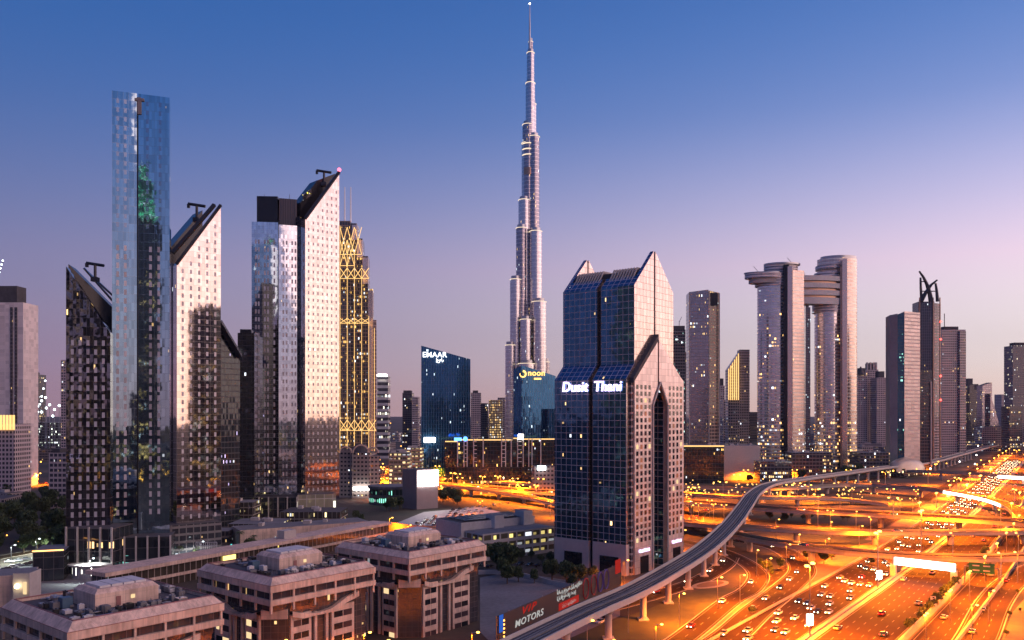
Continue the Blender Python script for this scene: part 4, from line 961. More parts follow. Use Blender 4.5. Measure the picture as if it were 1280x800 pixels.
walls(tF, 'crown', quad(321, 606, 347, 607, 14), zF, ZT(245, 606), M['black_panel']); walls(tF, 'crown', quad(349, 607, 371, 611, 12), zF-1.5, ZT(248, 608), fc('crown_dark', bay=1.2, floor=50, fw=.3, fh=0, glass=(.03, .02, .022), frame=(.09, .05, .05), lit=0))
for nm, px in (('mast', 331), ('mast', 362)):
    q = XY(px, 612); MB().tube((*q, ZT(248, 610)), (*q, ZT(242, 610)), .25, 4).build('mast', M['steel'], tF)
win(tF, 'window', a0, b0, [t0*k for k in (.16, .27, .5, .62, .86)], [18+2.9*i*1.9 for i in range(33)], 1.2, 3.0, [m_frit, m_frit, m_frit2], .1, .05, rw)
win(tF, 'window', a1, b1, [t1*k for k in (.2, .34, .58, .72)], [18+2.9*i*1.9 for i in range(33)], 1.2, 2.8, [m_frit2, m_frit], .1, .05, rw)
flush()
# G: pale pink slanted tower
a, b, u, t = turned(381.5, 600, 424, 42); n = Vector((-u.y, u.x)); zs = [ZT(274, a.y), ZT(216, b.y)]
tG = thing('slanted_tower', 'bright pink white tower with pointed roof and red beacon, right of the hotel pair', 'tower', (a.x, a.y, 0))
walls(tG, 'curtain_wall', [tuple(a), tuple(b), tuple(b+n*6), tuple(a+n*6)], 14, 0, m_mirW, [zs[0], zs[1], zs[1], zs[0]])
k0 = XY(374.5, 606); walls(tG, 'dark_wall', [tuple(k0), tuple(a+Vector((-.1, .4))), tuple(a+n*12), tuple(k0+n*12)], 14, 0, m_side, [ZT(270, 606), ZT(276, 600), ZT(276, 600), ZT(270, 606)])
p = [XY(375.5, 612), XY(397, 622), XY(419, 632)]
walls(tG, 'roof_frame', [tuple(p[0]), tuple(p[1]), tuple(p[1]+n*12), tuple(p[0]+n*12)], 14, 0, M['black_panel'], [ZT(253, 612), ZT(225, 622), ZT(225, 622), ZT(253, 612)])
walls(tG, 'roof_frame', [tuple(p[1]+u*.3), tuple(p[2]), tuple(p[2]+n*12), tuple(p[1]+u*.3+n*12)], 14, 0, M['black_panel'], [ZT(225, 622), ZT(217, 632), ZT(217, 632), ZT(225, 622)])
q0, q1 = XY(380, 603), XY(392, 609); walls(tG, 'lit_roof_window', [tuple(XY(379, 608)), tuple(XY(389, 614)), tuple(XY(389, 614)+n*1), tuple(XY(379, 608)+n*1)], 0, 0, fc('lit_roof', bay=1.5, floor=2, fw=.2, fh=.3, glass=(.02, .02, .02), frame=(.03, .03, .03), lit=.4, lits=5, litc=(1, .75, .1)), [ZT(243, 608), ZT(236, 614), ZT(236, 614), ZT(243, 608)], z0s=[ZT(251, 608), ZT(244, 614), ZT(244, 614), ZT(251, 608)])
MB().tube((*a, zs[0]+.5), (*b, zs[1]+.5), 1.3, 4).build('roof_edge', M['dark_metal'], tG)
MB().ball((b.x, b.y, zs[1]+2.2), 1.5).build('beacon', M['pink_beacon'], tG)
for x in [t*(.10+.135*i) for i in range(7)]:
    hh = zs[0]+(zs[1]-zs[0])*x/t
    win(tG, 'window', a, b, [x], [18+5.0*i for i in range(60) if 18+5.0*i < hh-7], 1.15, 2.1, [m_frit2], .1, .05, rw)
davit(tG, 405, 215, 625, 1.3); flush()
# podiums
def podium(label, pts, z1, name='podium_block', cat='podium', mat=None, cols=0, colmat='pale_concrete'):
    o = thing(name, label, cat, base_of(pts)); walls(o, 'wall', pts, 0, z1, mat or M_pod, roof=M['roof_dark'])
    if cols:
        a, b = Vector(pts[0]), Vector(pts[1]); u = (b-a).normalized()
        for i in range(cols+1):
            q = a+(b-a)*i/cols+Vector((u.y, -u.x))*.3; MB().box((q.x, q.y, z1/2), (.7, .7, z1+1.2), ang=math.atan2(u.y, u.x)).build('column', M[colmat], o)
    return o
M_pod = facade('podium_glass', 4, 5.2, .2, .3, (.02, .025, .03), (.10, .085, .085), rough=.06, warp=.02, lit=.05, lits=3, spec=1)
M_podlit = facade('podium_lit', 3, 5, .3, .6, (.05, .045, .04), (.3, .26, .22), lit=.75, lits=3.2, litc=(1, .78, .35), low=(40, .3))
M_hall = facade('hall_lit', 4, 3.6, .4, 1.5, (.1, .09, .07), (.3, .26, .22), lit=3, lits=2, litc=(1, .75, .35), clus=0, split=1)
M_low = facade('low_rise_wall', 3.2, 3.5, 1.3, 1.9, (.03, .03, .04), (.34, .28, .26), lit=.30, lits=3.5, frough=.8, clus=.3)
M_low2 = facade('low_rise_wall_dark', 3.6, 3.8, .5, 1.2, (.03, .03, .04), (.15, .125, .13), lit=.25, lits=3.5, frough=.7, clus=.4)
podium('dark glass podium with pale columns under the two leftmost hotel towers', quad(83, 386, 140, 384, 18), ZT(660, 386), cols=4)
podium('dark podium with lit ground floor under the tallest blue tower', quad(141, 392, 213, 398, 16), ZT(672, 394), cols=5, mat=facade('podium_teal', 5, 5.2, .2, .3, (.02, .025, .03), (.05, .045, .05), lit=.02, lits=3, litc=(.3, .9, .8), low=(9, .9)))
podium('grey podium under the slanted tower beside the tallest tower', quad(214, 424, 277, 440, 16), ZT(655, 430), mat=M_low2)
podium('white lit glass podium below the pale twin towers', quad(372, 592, 420, 600, 22), ZT(618, 596), mat=facade('podium_white', 6, 12, .5, .6, (.3, .28, .2), (.5, .45, .4), lit=.9, lits=2.6, litc=(1, .95, .7)))
podium('dark podium with blue sign below the pale blue twin tower', quad(312, 590, 371, 592, 20), ZT(622, 592), cols=5)
cp = thing('lit_canopy', 'bright white curved entrance canopy below the leftmost hotel towers', 'canopy', (*XY(112, 374), 0))
x0, x1 = XY(92, 376), XY(133, 376); MB().cyl((*XY(112, 377),), 7.6, 3.0, 0, 5.6, n=30).build('lobby', facade('lobby_white', 1.5, 5.7, .15, .4, (.4, .4, .4), (.5, .48, .45), lit=1.0, lits=9, litc=(1, .95, .85), clus=0), cp)
MB().cyl((*XY(112, 377),), 9.5, 4.6, 5.7, 6.3, n=30).build('canopy_roof', M['pale_concrete'], cp)
lb = thing('corner_pavilion', 'small dark pavilion with glowing orange roof edge at the lower left', 'pavilion', (*XY(62, 372), 0))
pts = quad(41, 368, 80, 372, 22); walls(lb, 'wall', pts, 0, ZT(690, 370), M_pod, roof=M['roof_grey']); a_, b_ = Vector(pts[0]), Vector(pts[1])
MB().tube((a_.x, a_.y-.4, ZT(688, 370)), (b_.x, b_.y-.4, ZT(688, 370)), .28, 5).build('roof_edge_light', emit('amber_strip', (1, .45, .12), 3.5), lb)
bl = thing('beige_corner_building', 'beige building with a round lit lamp at the bottom left corner', 'building', (*XY(10, 318), 0))
walls(bl, 'wall', quad(-30, 312, 38, 318, 16), 0, ZT(719, 316), M['pink_stone'], roof=M['roof_grey']); walls(bl, 'wall_tower', quad(16, 310, 37, 310.5, 9), 0, ZT(716, 311), M['pale_concrete'], roof=M['roof_grey'])
q = XY(22, 309.4); MB().cyl((q.x, q.y), .1, .1, 0, .1).ball((q.x, q.y-.4, ZT(733, 309)), .9).build('wall_lamp', emit('warm_lamp', (1, .8, .45), 9), bl)
q = XY(31, 309.7); MB().box((q.x, q.y, ZT(735, 310)), (1.2, .3, 4.5)).build('window', M['pale_win'], bl)

# ------------------------------------------------------------------ gold lit stepped tower
m_core = plain('sky_core', (.92, .70, .58), .25, .85, var=.08, scale=.05)
gt = thing('gold_lit_tower', 'stepped dark tower traced with golden light lines and crossing arches', 'tower', (*XY(445, 800), 0))
m_gd = facade('gold_tower_glass', 2.6, 3.6, .35, .7, (.04, .045, .06), (.20, .15, .13), rough=.08, lit=.55, lits=2.4, litc=(1, .55, .14), clus=.5)
m_gs = facade('gold_tower_side', 4, 3.6, .6, 1.0, (.2, .15, .14), (.50, .38, .36), lit=.03, frough=.5)
steps = [(424, 438, 276, 800), (438, 446, 279, 802), (446, 453, 298, 804), (453, 460, 320, 806), (460, 466, 361, 808), (466, 470.5, 400, 810)]
for i, (p0, p1, pt, Y) in enumerate(steps):
    walls(gt, 'tower_step', quad(p0, Y, p1, Y+.5, 30-2*i), 0, ZT(pt, Y), m_gd if i in (0, 1, 2) else m_gs if i > 4 else m_gd, roof=M['pale_concrete'])
for p0, p1, pt, pb, Y in ((440, 446, 281, 300, 800.5), (446.2, 453, 300, 322, 802.5), (453.2, 460, 322, 355, 804.5), (460.2, 466, 363, 600, 806.5)):
    walls(gt, 'pale_crown_panel', quad(p0, Y, p1, Y, 3), ZT(pb, Y), ZT(pt, Y), m_core)
ln = MB()
def gp(px, py, Y=797.0): q = XY(px, Y); return (q.x, q.y, ZT(py, Y))
for px, pt in ((425, 282), (434, 300), (443, 318), (452, 338), (461, 395), (468, 410)):
    ln.tube(gp(px, 598), gp(px, pt), .26, 4)
for (pa, pb, n_, x0, dx) in ((284, 318, 3, 425, 9), (335, 348, 4, 425, 9), (398, 404, 4, 425, 9), (525, 538, 5, 425, 9), (300, 332, 2, 425, 9)):
    for i in range(n_):
        xa = x0+dx*i; xb = xa+dx
        ln.tube(gp(xa, pb), gp(xb, pa), .32, 4); ln.tube(gp(xa, pa), gp(xb, pb), .32, 4)
    ln.tube(gp(x0, pb), gp(x0+dx*n_, pb), .32, 4)
ln.build('light_tracery', M['gold_line'], gt)
for px in (431, 438.5): MB().tube((*XY(px, 810), ZT(280, 810)), (*XY(px, 810), ZT(234, 810)), .8, 5, r2=.4).build('antenna', M['steel'], gt)
ab = thing('arched_beige_building', 'beige building with an arched top and lit balconies below the gold tower', 'building', (*XY(450, 722), 0))
walls(ab, 'wall', quad(424, 722, 440, 720, 26), 0, ZT(562, 722), M_low, roof=M['roof_dark']); walls(ab, 'wall', quad(440, 716, 462, 716, 30), 0, ZT(566, 716), M_low, roof=M['roof_dark']); walls(ab, 'wall', quad(462, 720, 475, 722, 26), 0, ZT(570, 722), M_low, roof=M['roof_dark'])
for px, r_ in ((432, 5), (451, 6.5), (466, 4.5)):
    q = XY(px, 714); mb = MB()
    for i in range(12):
        a0_, a1_ = math.pi*i/12, math.pi*(i+1)/12; mb.tube((q.x-r_*math.cos(a0_), q.y, ZT(566, 714)+r_*math.sin(a0_)), (q.x-r_*math.cos(a1_), q.y, ZT(566, 714)+r_*math.sin(a1_)), .7, 5)
    mb.build('roof_arch', M['pink_stone'], ab)
MB().cyl(tuple(XY(451, 732)), 9, 9, ZT(566, 716), ZT(556, 716), n=18, r2=.5).build('dome_roof', M['roof_dark'], ab)
MB().box((*XY(452, 713), ZT(611, 713)), (14, .6, 3)).build('sign', M['white_light'], ab)

# ------------------------------------------------------------------ the tallest spire tower
by = 1600
bj = thing('spire_tower', 'immensely tall silver stepped tower tapering to a needle spire, centre of the skyline', 'skyscraper', (*XY(660, by), 0))
m_bj = facade('silver_fins', 2.3, 7.4, .75, 1.5, (.50, .48, .52), (.90, .82, .80), metal=.9, rough=.16, warp=.02, lit=.02, lits=3, frough=.28, fmetal=.85, low=(330, .06))
m_bj2 = facade('silver_fins_dark', 2.3, 7.4, .5, 1.2, (.24, .23, .28), (.66, .58, .58), metal=.9, rough=.16, warp=.03, lit=.04, lits=3, frough=.28, fmetal=.85, low=(330, .12))
ring = emit('tier_ring_light', (1, .78, .55), 1.1)
tiers = [(631.5, 645, 432, -26), (637.5, 651.5, 350, -20), (645, 659, 286, -10), (648, 663, 251, -4), (652, 667, 180, 2), (653, 667, 157, 0), (657, 669, 105, 0), (658.5, 668, 67, 0),
         (677, 687, 453, -18), (664.5, 683, 378, -24), (662, 677.5, 290, -14), (660, 674.5, 172, -2), (661, 670.5, 131, 3), (661, 668, 92, 5), (660.5, 666.3, 53, 6), (648, 668, 455, -42), (650, 664, 400, -34)]
for i, (x0, x1, pt, dz) in enumerate(tiers):
    Y = by+dz; c = XY((x0+x1)/2, Y); r_ = (x1-x0)/2/F*Y; z1 = ZT(pt, Y)
    tier = MB().cyl((c.x, c.y), r_, r_*1.15, 0, z1, n=28).build('tower_tier', m_bj if i % 3 != 2 else m_bj2, bj, True)
    if z1 < 740 or 1:
        MB().cyl((c.x, c.y), r_*.8, r_*.92, z1, z1+7, n=20).build('tier_crown', M['steel'], tier, True)
        rm = MB()
        for k in range(26):
            a0_, a1_ = 2*math.pi*k/26, 2*math.pi*(k+1)/26; rm.tube((c.x+r_*1.02*math.cos(a0_), c.y+r_*1.17*math.sin(a0_), z1+.6), (c.x+r_*1.02*math.cos(a1_), c.y+r_*1.17*math.sin(a1_), z1+.6), .55 if r_ > 6 else .4, 4)
        rm.build('tier_light', ring, tier)
for pz in (181, 188, 195):
    c = XY(660.5, by); r_ = 11.6; rm = MB()
    for k in range(30):
        a0_, a1_ = 2*math.pi*k/30, 2*math.pi*(k+1)/30; rm.tube((c.x+r_*math.cos(a0_), c.y+r_*1.17*math.sin(a0_), ZT(pz, by)), (c.x+r_*math.cos(a1_), c.y+r_*1.17*math.sin(a1_), ZT(pz, by)), .9, 4)
    rm.build('tier_light', ring, bj)
c = XY(662.2, by); MB().tube((c.x, c.y, 600), (c.x, c.y, ZT(28, by)), 3.6, 12, r2=1.5).tube((c.x, c.y, ZT(28, by)), (c.x, c.y, ZT(5, by)), 1.4, 8, r2=.5).build('spire', M['steel'], bj, True)
MB().ball((c.x, c.y, ZT(4.6, by)), 1.6).build('beacon', M['white_light'], bj)
MB().cyl(tuple(XY(661, by)), 11.9, 13.6, ZT(220, by), ZT(211, by), n=28).build('dark_band', M['bronze'], bj)

# ------------------------------------------------------------------ two slanted blue glass offices
m_em = facade('blue_fin_glass', 2.5, 4.0, .22, .05, (.01, .10, .23), (.16, .22, .34), metal=.7, rough=.06, warp=.012, lit=.03, lits=2.2, litc=(.75, .9, 1), frough=.3, fmetal=.5, low=(30, .15))
em = thing('blue_glass_office', 'blue glass office with slanting roof and white lettering near its top', 'office tower', (*XY(557, 850), 0))
a_, b_ = XY(526.5, 850), XY(588, 856); walls(em, 'curtain_wall', [tuple(a_), tuple(b_), tuple(b_+Vector((-3.5, 34))), tuple(a_+Vector((-2, 36)))], 0, 0, m_em, [ZT(432, 850), ZT(449, 856), ZT(449, 856), ZT(432, 850)])
me = text_mesh('EMAAR', 7.4, emit('white_letter', (1, 1, 1), 2.5), .3, .02, 0, 1.04); q = XY(528, 850); on_wall(me, 'lettering', (q.x, q.y, ZT(448.3, 850)), (1, .09), em, 1.0)
me = text_mesh('\u0625\u0639\u0645\u0627\u0631', 4.2, bpy.data.materials['white_letter'], .3, .05); q = XY(545, 851); on_wall(me, 'small_lettering', (q.x, q.y, ZT(452.5, 850)), (1, .09), em, 1.0)
a_, b_ = XY(530, 844), XY(543, 845)
MB().box((*XY(537, 846), ZT(550, 846)), (11, .6, 5)).build('illuminated_sign', M['white_light'], em)
no = thing('blue_glass_office', 'darker blue glass office with a yellow ring logo near its slanting roof', 'office tower', (*XY(668, 835), 0))
a_, b_ = XY(642, 838), XY(694.5, 842); pts = [tuple(a_), tuple(XY(652, 834)), tuple(b_), tuple(b_+Vector((3, 30))), tuple(a_+Vector((0, 32)))]
walls(no, 'curtain_wall', pts, 0, 0, m_em, [ZT(462, 838), ZT(456.5, 834), ZT(470, 842), ZT(470, 842), ZT(462, 838)])
yl = emit('yellow_sign', (1, .5, .12), 2.6); me = text_mesh('noon', 8.0, yl, .3, .05, 0, 1.05); q = XY(659.5, 835); on_wall(me, 'lettering', (q.x, q.y, ZT(471.5, 835)), (1, .16), no, 1.0)
rg_ = MB()
for k in range(18):
    a0_, a1_ = 2.9+4.9*k/18, 2.9+4.9*(k+1)/18; q = XY(653.6, 832.3)
    rg_.tube((q.x+2.9*math.cos(a0_), q.y, ZT(467.5, 832)+2.9*math.sin(a0_)), (q.x+2.9*math.cos(a1_), q.y, ZT(467.5, 832)+2.9*math.sin(a1_)), .75*(.5+k/20), 5)
rg_.build('ring_logo', yl, no)
MB().box((*XY(672, 833.6), ZT(473.4, 833)), (7, .5, 1.6), ang=.14).build('small_lettering', yl, no)
walls(no, 'side_wing', quad(686, 826, 697, 827, 20), 0, ZT(511, 826), m_em)
# long dark glass low-rise with pale frames and a glowing roof line
lo = thing('long_dark_office', 'long low dark glass office with pale frames and glowing gold roof line', 'office building', (*XY(625, 800), 0))
m_ld = facade('dark_office_glass', 3.0, 4.0, .18, .4, (.015, .02, .025), (.05, .045, .05), lit=.07, lits=3, litc=(1, .6, .15), rough=.08, clus=.6)
for p0, p1, pt, Y in ((556, 573, 553, 806), (573, 641, 551, 800), (641, 652, 549, 802), (652, 700, 550, 800)):
    pts = quad(p0, Y, p1, Y+1, 30); walls(lo, 'wing', pts, 0, ZT(pt, Y), m_ld, roof=M['roof_grey'])
    MB().box(((pts[0][0]+pts[1][0])/2, Y-.8, ZT(pt-1.2, Y)), (pts[1][0]-pts[0][0]-1, 1.2, .9)).build('roof_light', M['gold_line'], lo)
for px in (572, 580, 584, 592, 604, 627, 632, 639, 647, 654, 661, 665, 676):
    q = XY(px, 798.6); MB().box((q.x, q.y, ZT(566, 798)), (.9, 1, ZT(548, 798)-ZT(583, 798))).build('frame_post', M['white_wall'], lo)
for (x0, x1) in ((580, 584), (592, 596), (627, 632), (647, 652)):
    for py in range(552, 582, 5):
        q = XY((x0+x1)/2, 798.2); MB().box((q.x, q.y, ZT(py, 798)), ((x1-x0)*.75, .8, .7)).build('frame_bar', M['white_wall'], lo)
q = XY(583, 797); MB().ball((q.x-1, q.y, ZT(548.5, 797)), 2.2).box((q.x-8, q.y, ZT(549, 797)), (7, .6, 3)).build('blue_sign', M['blue_sign'], lo)
q = XY(651, 797); MB().box((q.x, q.y, ZT(546, 797)), (5, .8, 5)).build('white_sign', M['white_light'], lo)
bd = thing('small_lit_block', 'small grey block with a bright white sign beside the gabled tower', 'building', (*XY(680, 700), 0))
walls(bd, 'wall', quad(668, 706, 694, 708, 18), 0, ZT(583, 706), M_low, roof=M['roof_dark']); q = XY(677, 704.5); MB().box((q.x, q.y, ZT(585, 704)), (7, .8, 3.6)).build('sign', M['cool_light'], bd)

# billboard tower with LED screen
bt = thing('billboard_tower', 'grey block tower carrying a blazing white screen on its front', 'tower', (*XY(525, 640), 0))
m_bt = plain('billboard_cladding', (.30, .24, .24), .6, var=.12, scale=.2)
a_, b_ = XY(503, 648), XY(521, 636); c_ = XY(547.5, 646)
walls(bt, 'wall', [tuple(a_), tuple(b_), tuple(c_), tuple(c_+Vector((-16, 16)))], 0, ZT(587, 640), m_bt, roof=M['roof_dark'])
u = (c_-b_).normalized(); nn = Vector((u.y, -u.x)); mid = b_+(c_-b_)*.52+nn*.5
MB().box((mid.x, mid.y, ZT(598, 640)), (17.2, .6, 11.4), ang=math.atan2(u.y, u.x)).build('screen', emit('led_screen', (1, .95, .93), 14, True), bt)
gb = thing('green_lit_low_block', 'low round cornered block with green lit windows left of the billboard tower', 'building', (*XY(486, 660), 0))
MB().cyl(tuple(XY(488, 676)), 17, 14, 0, ZT(612, 660), n=28, mt=0).build('wall', facade('green_low', 3, 6, .5, 2, (.03, .05, .045), (.12, .12, .12), lit=.5, lits=2.2, litc=(.3, 1, .7)), gb)
MB().cyl(tuple(XY(488, 676)), 18, 15, ZT(612, 660), ZT(609, 660), n=28).build('roof', M['roof_grey'], gb)

# white office block with lit strips
wo_ = thing('white_office_block', 'low white office block with yellow lit window strips left of the gabled tower', 'office block', (-14, 418, 0))
m_ws = facade('white_office_strip', 5.2, 4.2, .9, 1.7, (.10, .09, .05), (.60, .56, .54), lit=1.6, lits=1.6, litc=(1, .78, .25), frough=.7, clus=.1, rough=.3, split=1)
A_, B_ = Vector((-14.5, 419)), Vector((22, 447)); u = (B_-A_).normalized(); n = Vector((-u.y, u.x)); L_ = (B_-A_).length
walls(wo_, 'wall', [tuple(A_), tuple(B_), tuple(B_+n*16), tuple(A_+n*16)], 0, 13.4, m_ws, roof=M['roof_grey'])
walls(wo_, 'rear_wall', [tuple(A_+n*16+u*-2), tuple(B_+n*16), tuple(B_+n*40), tuple(A_+n*40-u*2)], 0, 17.5, M['white_wall'], roof=M['roof_dark'])
walls(wo_, 'stair_tower', [tuple(A_+n*13+u*17), tuple(A_+n*13+u*23), tuple(A_+n*21+u*23), tuple(A_+n*21+u*17)], 13.4, 20, M['white_wall'], roof=M['roof_grey'])
walls(wo_, 'stair_tower', [tuple(A_+n*14+u*37), tuple(A_+n*14+u*43), tuple(A_+n*22+u*43), tuple(A_+n*22+u*37)], 13.4, 21, M['white_wall'], roof=M['roof_grey'])
for k in range(10):
    for j in range(3):
        q = A_+n*(20+j*6)+u*(3+k*3.4); MB().box((q.x, q.y, 18.1), (2.8, 4.6, .25), ang=math.atan2(u.y, u.x)).build('roof_panel', M['black_panel'], wo_)
# curved orange lit retaining wall
cw = Path([tuple(G(x, y)) for x, y in [(486, 668), (505, 671), (530, 673), (550, 673), (563, 668)]], 4); mb = MB(); cw.bar(mb, -.4, .4, 0, 7.5)
o = mb.build('curved_wall', M['kerb']); tag(o, 'curved wall glowing orange behind the rightmost pink office block', 'wall')
v = G(524, 684); 
# long low colonnaded building
ll = thing('long_colonnade_building', 'long low colonnaded building running diagonally behind the pink office blocks', 'building', (-161, 339, 0))
A_, B_ = Vector((-161, 338)), Vector((-71, 489)); u = (B_-A_).normalized(); n = Vector((-u.y, u.x)); L_ = (B_-A_).length
m_ll = facade('colonnade_glass', 3.0, 20, .35, 0, (.05, .04, .03), (.30, .24, .22), lit=.10, lits=3, litc=(1, .7, .15), clus=1)
walls(ll, 'wall', [tuple(A_-n*.0), tuple(B_), tuple(B_+n*11), tuple(A_+n*11)], 0, 8.6, m_ll)
walls(ll, 'roof', [tuple(A_-n*1.2-u*2), tuple(B_-n*1.2+u*1), tuple(B_+n*12), tuple(A_+n*12-u*2)], 8.6, 10.2, M['pink_stone'])
walls(ll, 'floor_band', [tuple(A_-n*.8), tuple(B_-n*.8), tuple(B_), tuple(A_)], 3.4, 4.6, M['pink_stone'])
q = A_+u*102+n*6; MB().box((q.x, q.y, 12.2), (8, 5, 4), ang=math.atan2(u.y, u.x)).build('roof_plant', M['pale_concrete'], ll)
q = A_+u*60-n*.7; MB().box((q.x, q.y, 6.6), (7, .5, 3), ang=math.atan2(u.y, u.x)).build('lit_window', emit('yellow_window', (1, .72, .2), 2), ll)
flush()
# terraces and low roofs between
def low(label, px0, px1, Yf, pt, depth, mat=None, roof='roof_grey', extra=True, Y1=None, name='low_building', cat='building'):
    pts = quad(px0, Yf, px1, Y1 or Yf, depth); o = thing(name, label, cat, base_of(pts)); z = ZT(pt, Yf)
    walls(o, 'wall', pts, 0, z, mat or M_low, roof=M[roof]); rr = random.Random(int(px0*7))
    if extra:
        a, b, c, d = [Vector(p) for p in pts]
        for k in range(3):
            q = a+(b-a)*rr.uniform(.15, .85)+(d-a)*rr.uniform(.25, .8); MB().box((q.x, q.y, z+.9), (rr.uniform(2, 5), rr.uniform(2, 5), 1.8)).build('roof_unit', M['pale_concrete'], o)
    return o
low('long grey terrace building behind the colonnade, with pale rooftop walls', 300, 462, 462, 663, 20, M['pink_stone'], Y1=500)
low('grey roofed hall below the pale blue twin tower', 285, 350, 500, 655, 26, M_podlit, 'roof_grey')
low('dark roofed hall with yellow light below the pink slanted tower', 350, 425, 540, 640, 26, M_podlit, 'roof_dark')
low('small grey service block between the two hotel pairs', 232, 285, 470, 664, 14, M_low2)
low('pale green lit hall behind the sloped dark tower', 276, 316, 560, 628, 18, M_podlit)
low('bright yellow white lit hall between the gold tower and blue office', 486, 512, 760, 566, 18, M_hall)
low('second bright lit hall just left of the blue slanted office', 508, 527, 800, 560, 18, M_hall)
pg = thing('open_white_frame', 'small white slatted frame on posts on the plaza', 'pergola', (*XY(258, 408), 0)); x0, x1 = XY(245, 408), XY(271, 408)
f_ = MB()
for k in range(12): xx = x0.x+(x1.x-x0.x)*k/11; f_.box((xx, 408, 9.5), (.18, .3, 3.4))
for z_ in (7.8, 9.5, 11.2): f_.box(((x0.x+x1.x)/2, 408, z_), (x1.x-x0.x, .2, .25))
f_.build('slatted_panel', M['white_wall'], pg)
for xx in (x0.x+2, x1.x-2): MB().box((xx, 408.4, 3.9), (.3, .3, 7.8)).build('post', M['steel'], pg)
tl = MB()
for k in range(26):
    v = G(rw.uniform(215, 330), rw.uniform(678, 700)); tl.ball((v.x, v.y, rw.uniform(.5, 2)), .45)
tag(tl.build('garden_lights', M['teal_light']), 'scattered teal garden lights on the plaza below the hotel', 'lights', kind='stuff')

# ------------------------------------------------------------------ far towers
def ramptower(name_, px0, px1, pt, Y, label, mat, depth=28, plant=None, cat='tower', name='tower', roof='roof_dark', tilt=None, skew=0.0, Yb=None):
    pts = quad(px0, Y, px1, Yb or Y, depth); o = thing(name, label, cat, base_of(pts)); z0 = ZT(pt, Y); z1 = ZT(tilt, Y) if tilt else z0
    walls(o, 'wall', pts, 0, 0, mat, [z0, z1, z1, z0], roof=M[roof])
    if plant:
        q0, q1 = px0+(px1-px0)*plant[0], px0+(px1-px0)*plant[1]; walls(o, 'roof_plant', quad(q0, Y+2, q1, Y+2, depth*.6), min(z0, z1)-1, ZT(plant[2], Y), M['roof_dark'])
    return o, pts, z0
m_t1 = facade('tower_bands', 3.2, 3.8, .8, 1.5, (.05, .055, .07), (.52, .42, .41), lit=.10, lits=2.5, litc=(1, .65, .25), frough=.6)
m_t2 = facade('tower_dark', 3.0, 3.8, .3, .8, (.03, .035, .05), (.12, .10, .11), lit=.12, lits=3, litc=(1, .7, .3), frough=.5, rough=.08)
m_t3 = facade('tower_grid', 3.0, 3.6, 1.1, 1.5, (.05, .05, .065), (.56, .45, .45), lit=.06, lits=3, frough=.6)
m_t4 = facade('tower_white_strips', 6.0, 9.0, 0, 4.2, (.03, .03, .04), (.55, .52, .50), lit=.35, lits=3, litc=(1, .9, .7), frough=.5)
m_t5 = facade('tower_glass_dusk', 2.6, 3.8, .12, .5, (.30, .28, .32), (.30, .25, .25), metal=.85, rough=.1, warp=.02, lit=.07, lits=2.5, litc=(1, .65, .25), frough=.4)
m_hc = facade('honeycomb_lit', 4, 4, .8, .8, (.5, .4, .2), (.12, .08, .05), lit=2.0, lits=2.4, litc=(1, .62, .2), clus=0)
# far left
o, pts, z0 = ramptower('', -6, 29, 378, 820, 'pale slab tower with dark central stripe at the left edge', facade('pale_slab', 9, 3.6, 1.0, .3, (.70, .60, .57), (.78, .68, .64), lit=.004, lits=3, frough=.6, rough=.5), 26, (.0, .78, 357))
for p_ in (12.5, 18): walls(o, 'window_strip', quad(p_, 819.3, p_+3.2, 819.3, .5), 5, ZT(384, 820), facade('dark_strip', 2, 3.6, .2, 1.2, (.02, .02, .02), (.10, .09, .09), lit=.03) if p_ < 13 else fc('dark_strip2', bay=2, floor=3.6, fw=.2, fh=1.2, glass=(.02, .02, .02), frame=(.10, .09, .09), lit=.03))
o, pts, z0 = ramptower('', -8, 18, 530, 690, 'short brown tower with glowing gold crown at the left edge', m_t3, 24)
for k in range(7): q = XY(-7+4*k, 688.5); MB().box((q.x, q.y, ZT(528, 690)), (1.5, 1, 12)).build('crown_light', M['gold_line'], o)
ramptower('', 28, 46, 468, 1500, 'distant dark block just right of the pale slab tower', m_t2, 30, (.2, .8, 465))
ramptower('', 76, 83, 450, 1150, 'thin distant tower peeping out left of the slanted dark tower', m_t1, 12)
ramptower('', 61, 84, 566, 640, 'low brown balcony block at the foot of the slanted dark tower', m_t1, 20, (.2, .6, 561))
cs = thing('construction_site', 'floodlit building under construction with bright white lamps on the left', 'construction site', (*XY(60, 1250), 0))
walls(cs, 'frame', quad(42, 1250, 80, 1250, 40), 0, ZT(528, 1250), fc('cs', bay=4, floor=4, fw=.5, fh=.8, glass=(.05, .05, .05), frame=(.3, .3, .28), lit=.5, lits=4, litc=(.9, 1, .85)), roof=M['concrete'])
for (x, y) in ((47, 508), (52, 501), (57, 497), (62, 506), (68, 512), (74, 507), (52, 515), (66, 520), (58, 510)):
    q = XY(x, 1246); MB().tube((q.x, q.y, 0), (q.x, q.y, ZT(y, 1246)), .4, 4).build('light_pole', M['steel'], cs); MB().ball((q.x, q.y, ZT(y, 1246)), 1.7).build('floodlight', M['cool_light'], cs)
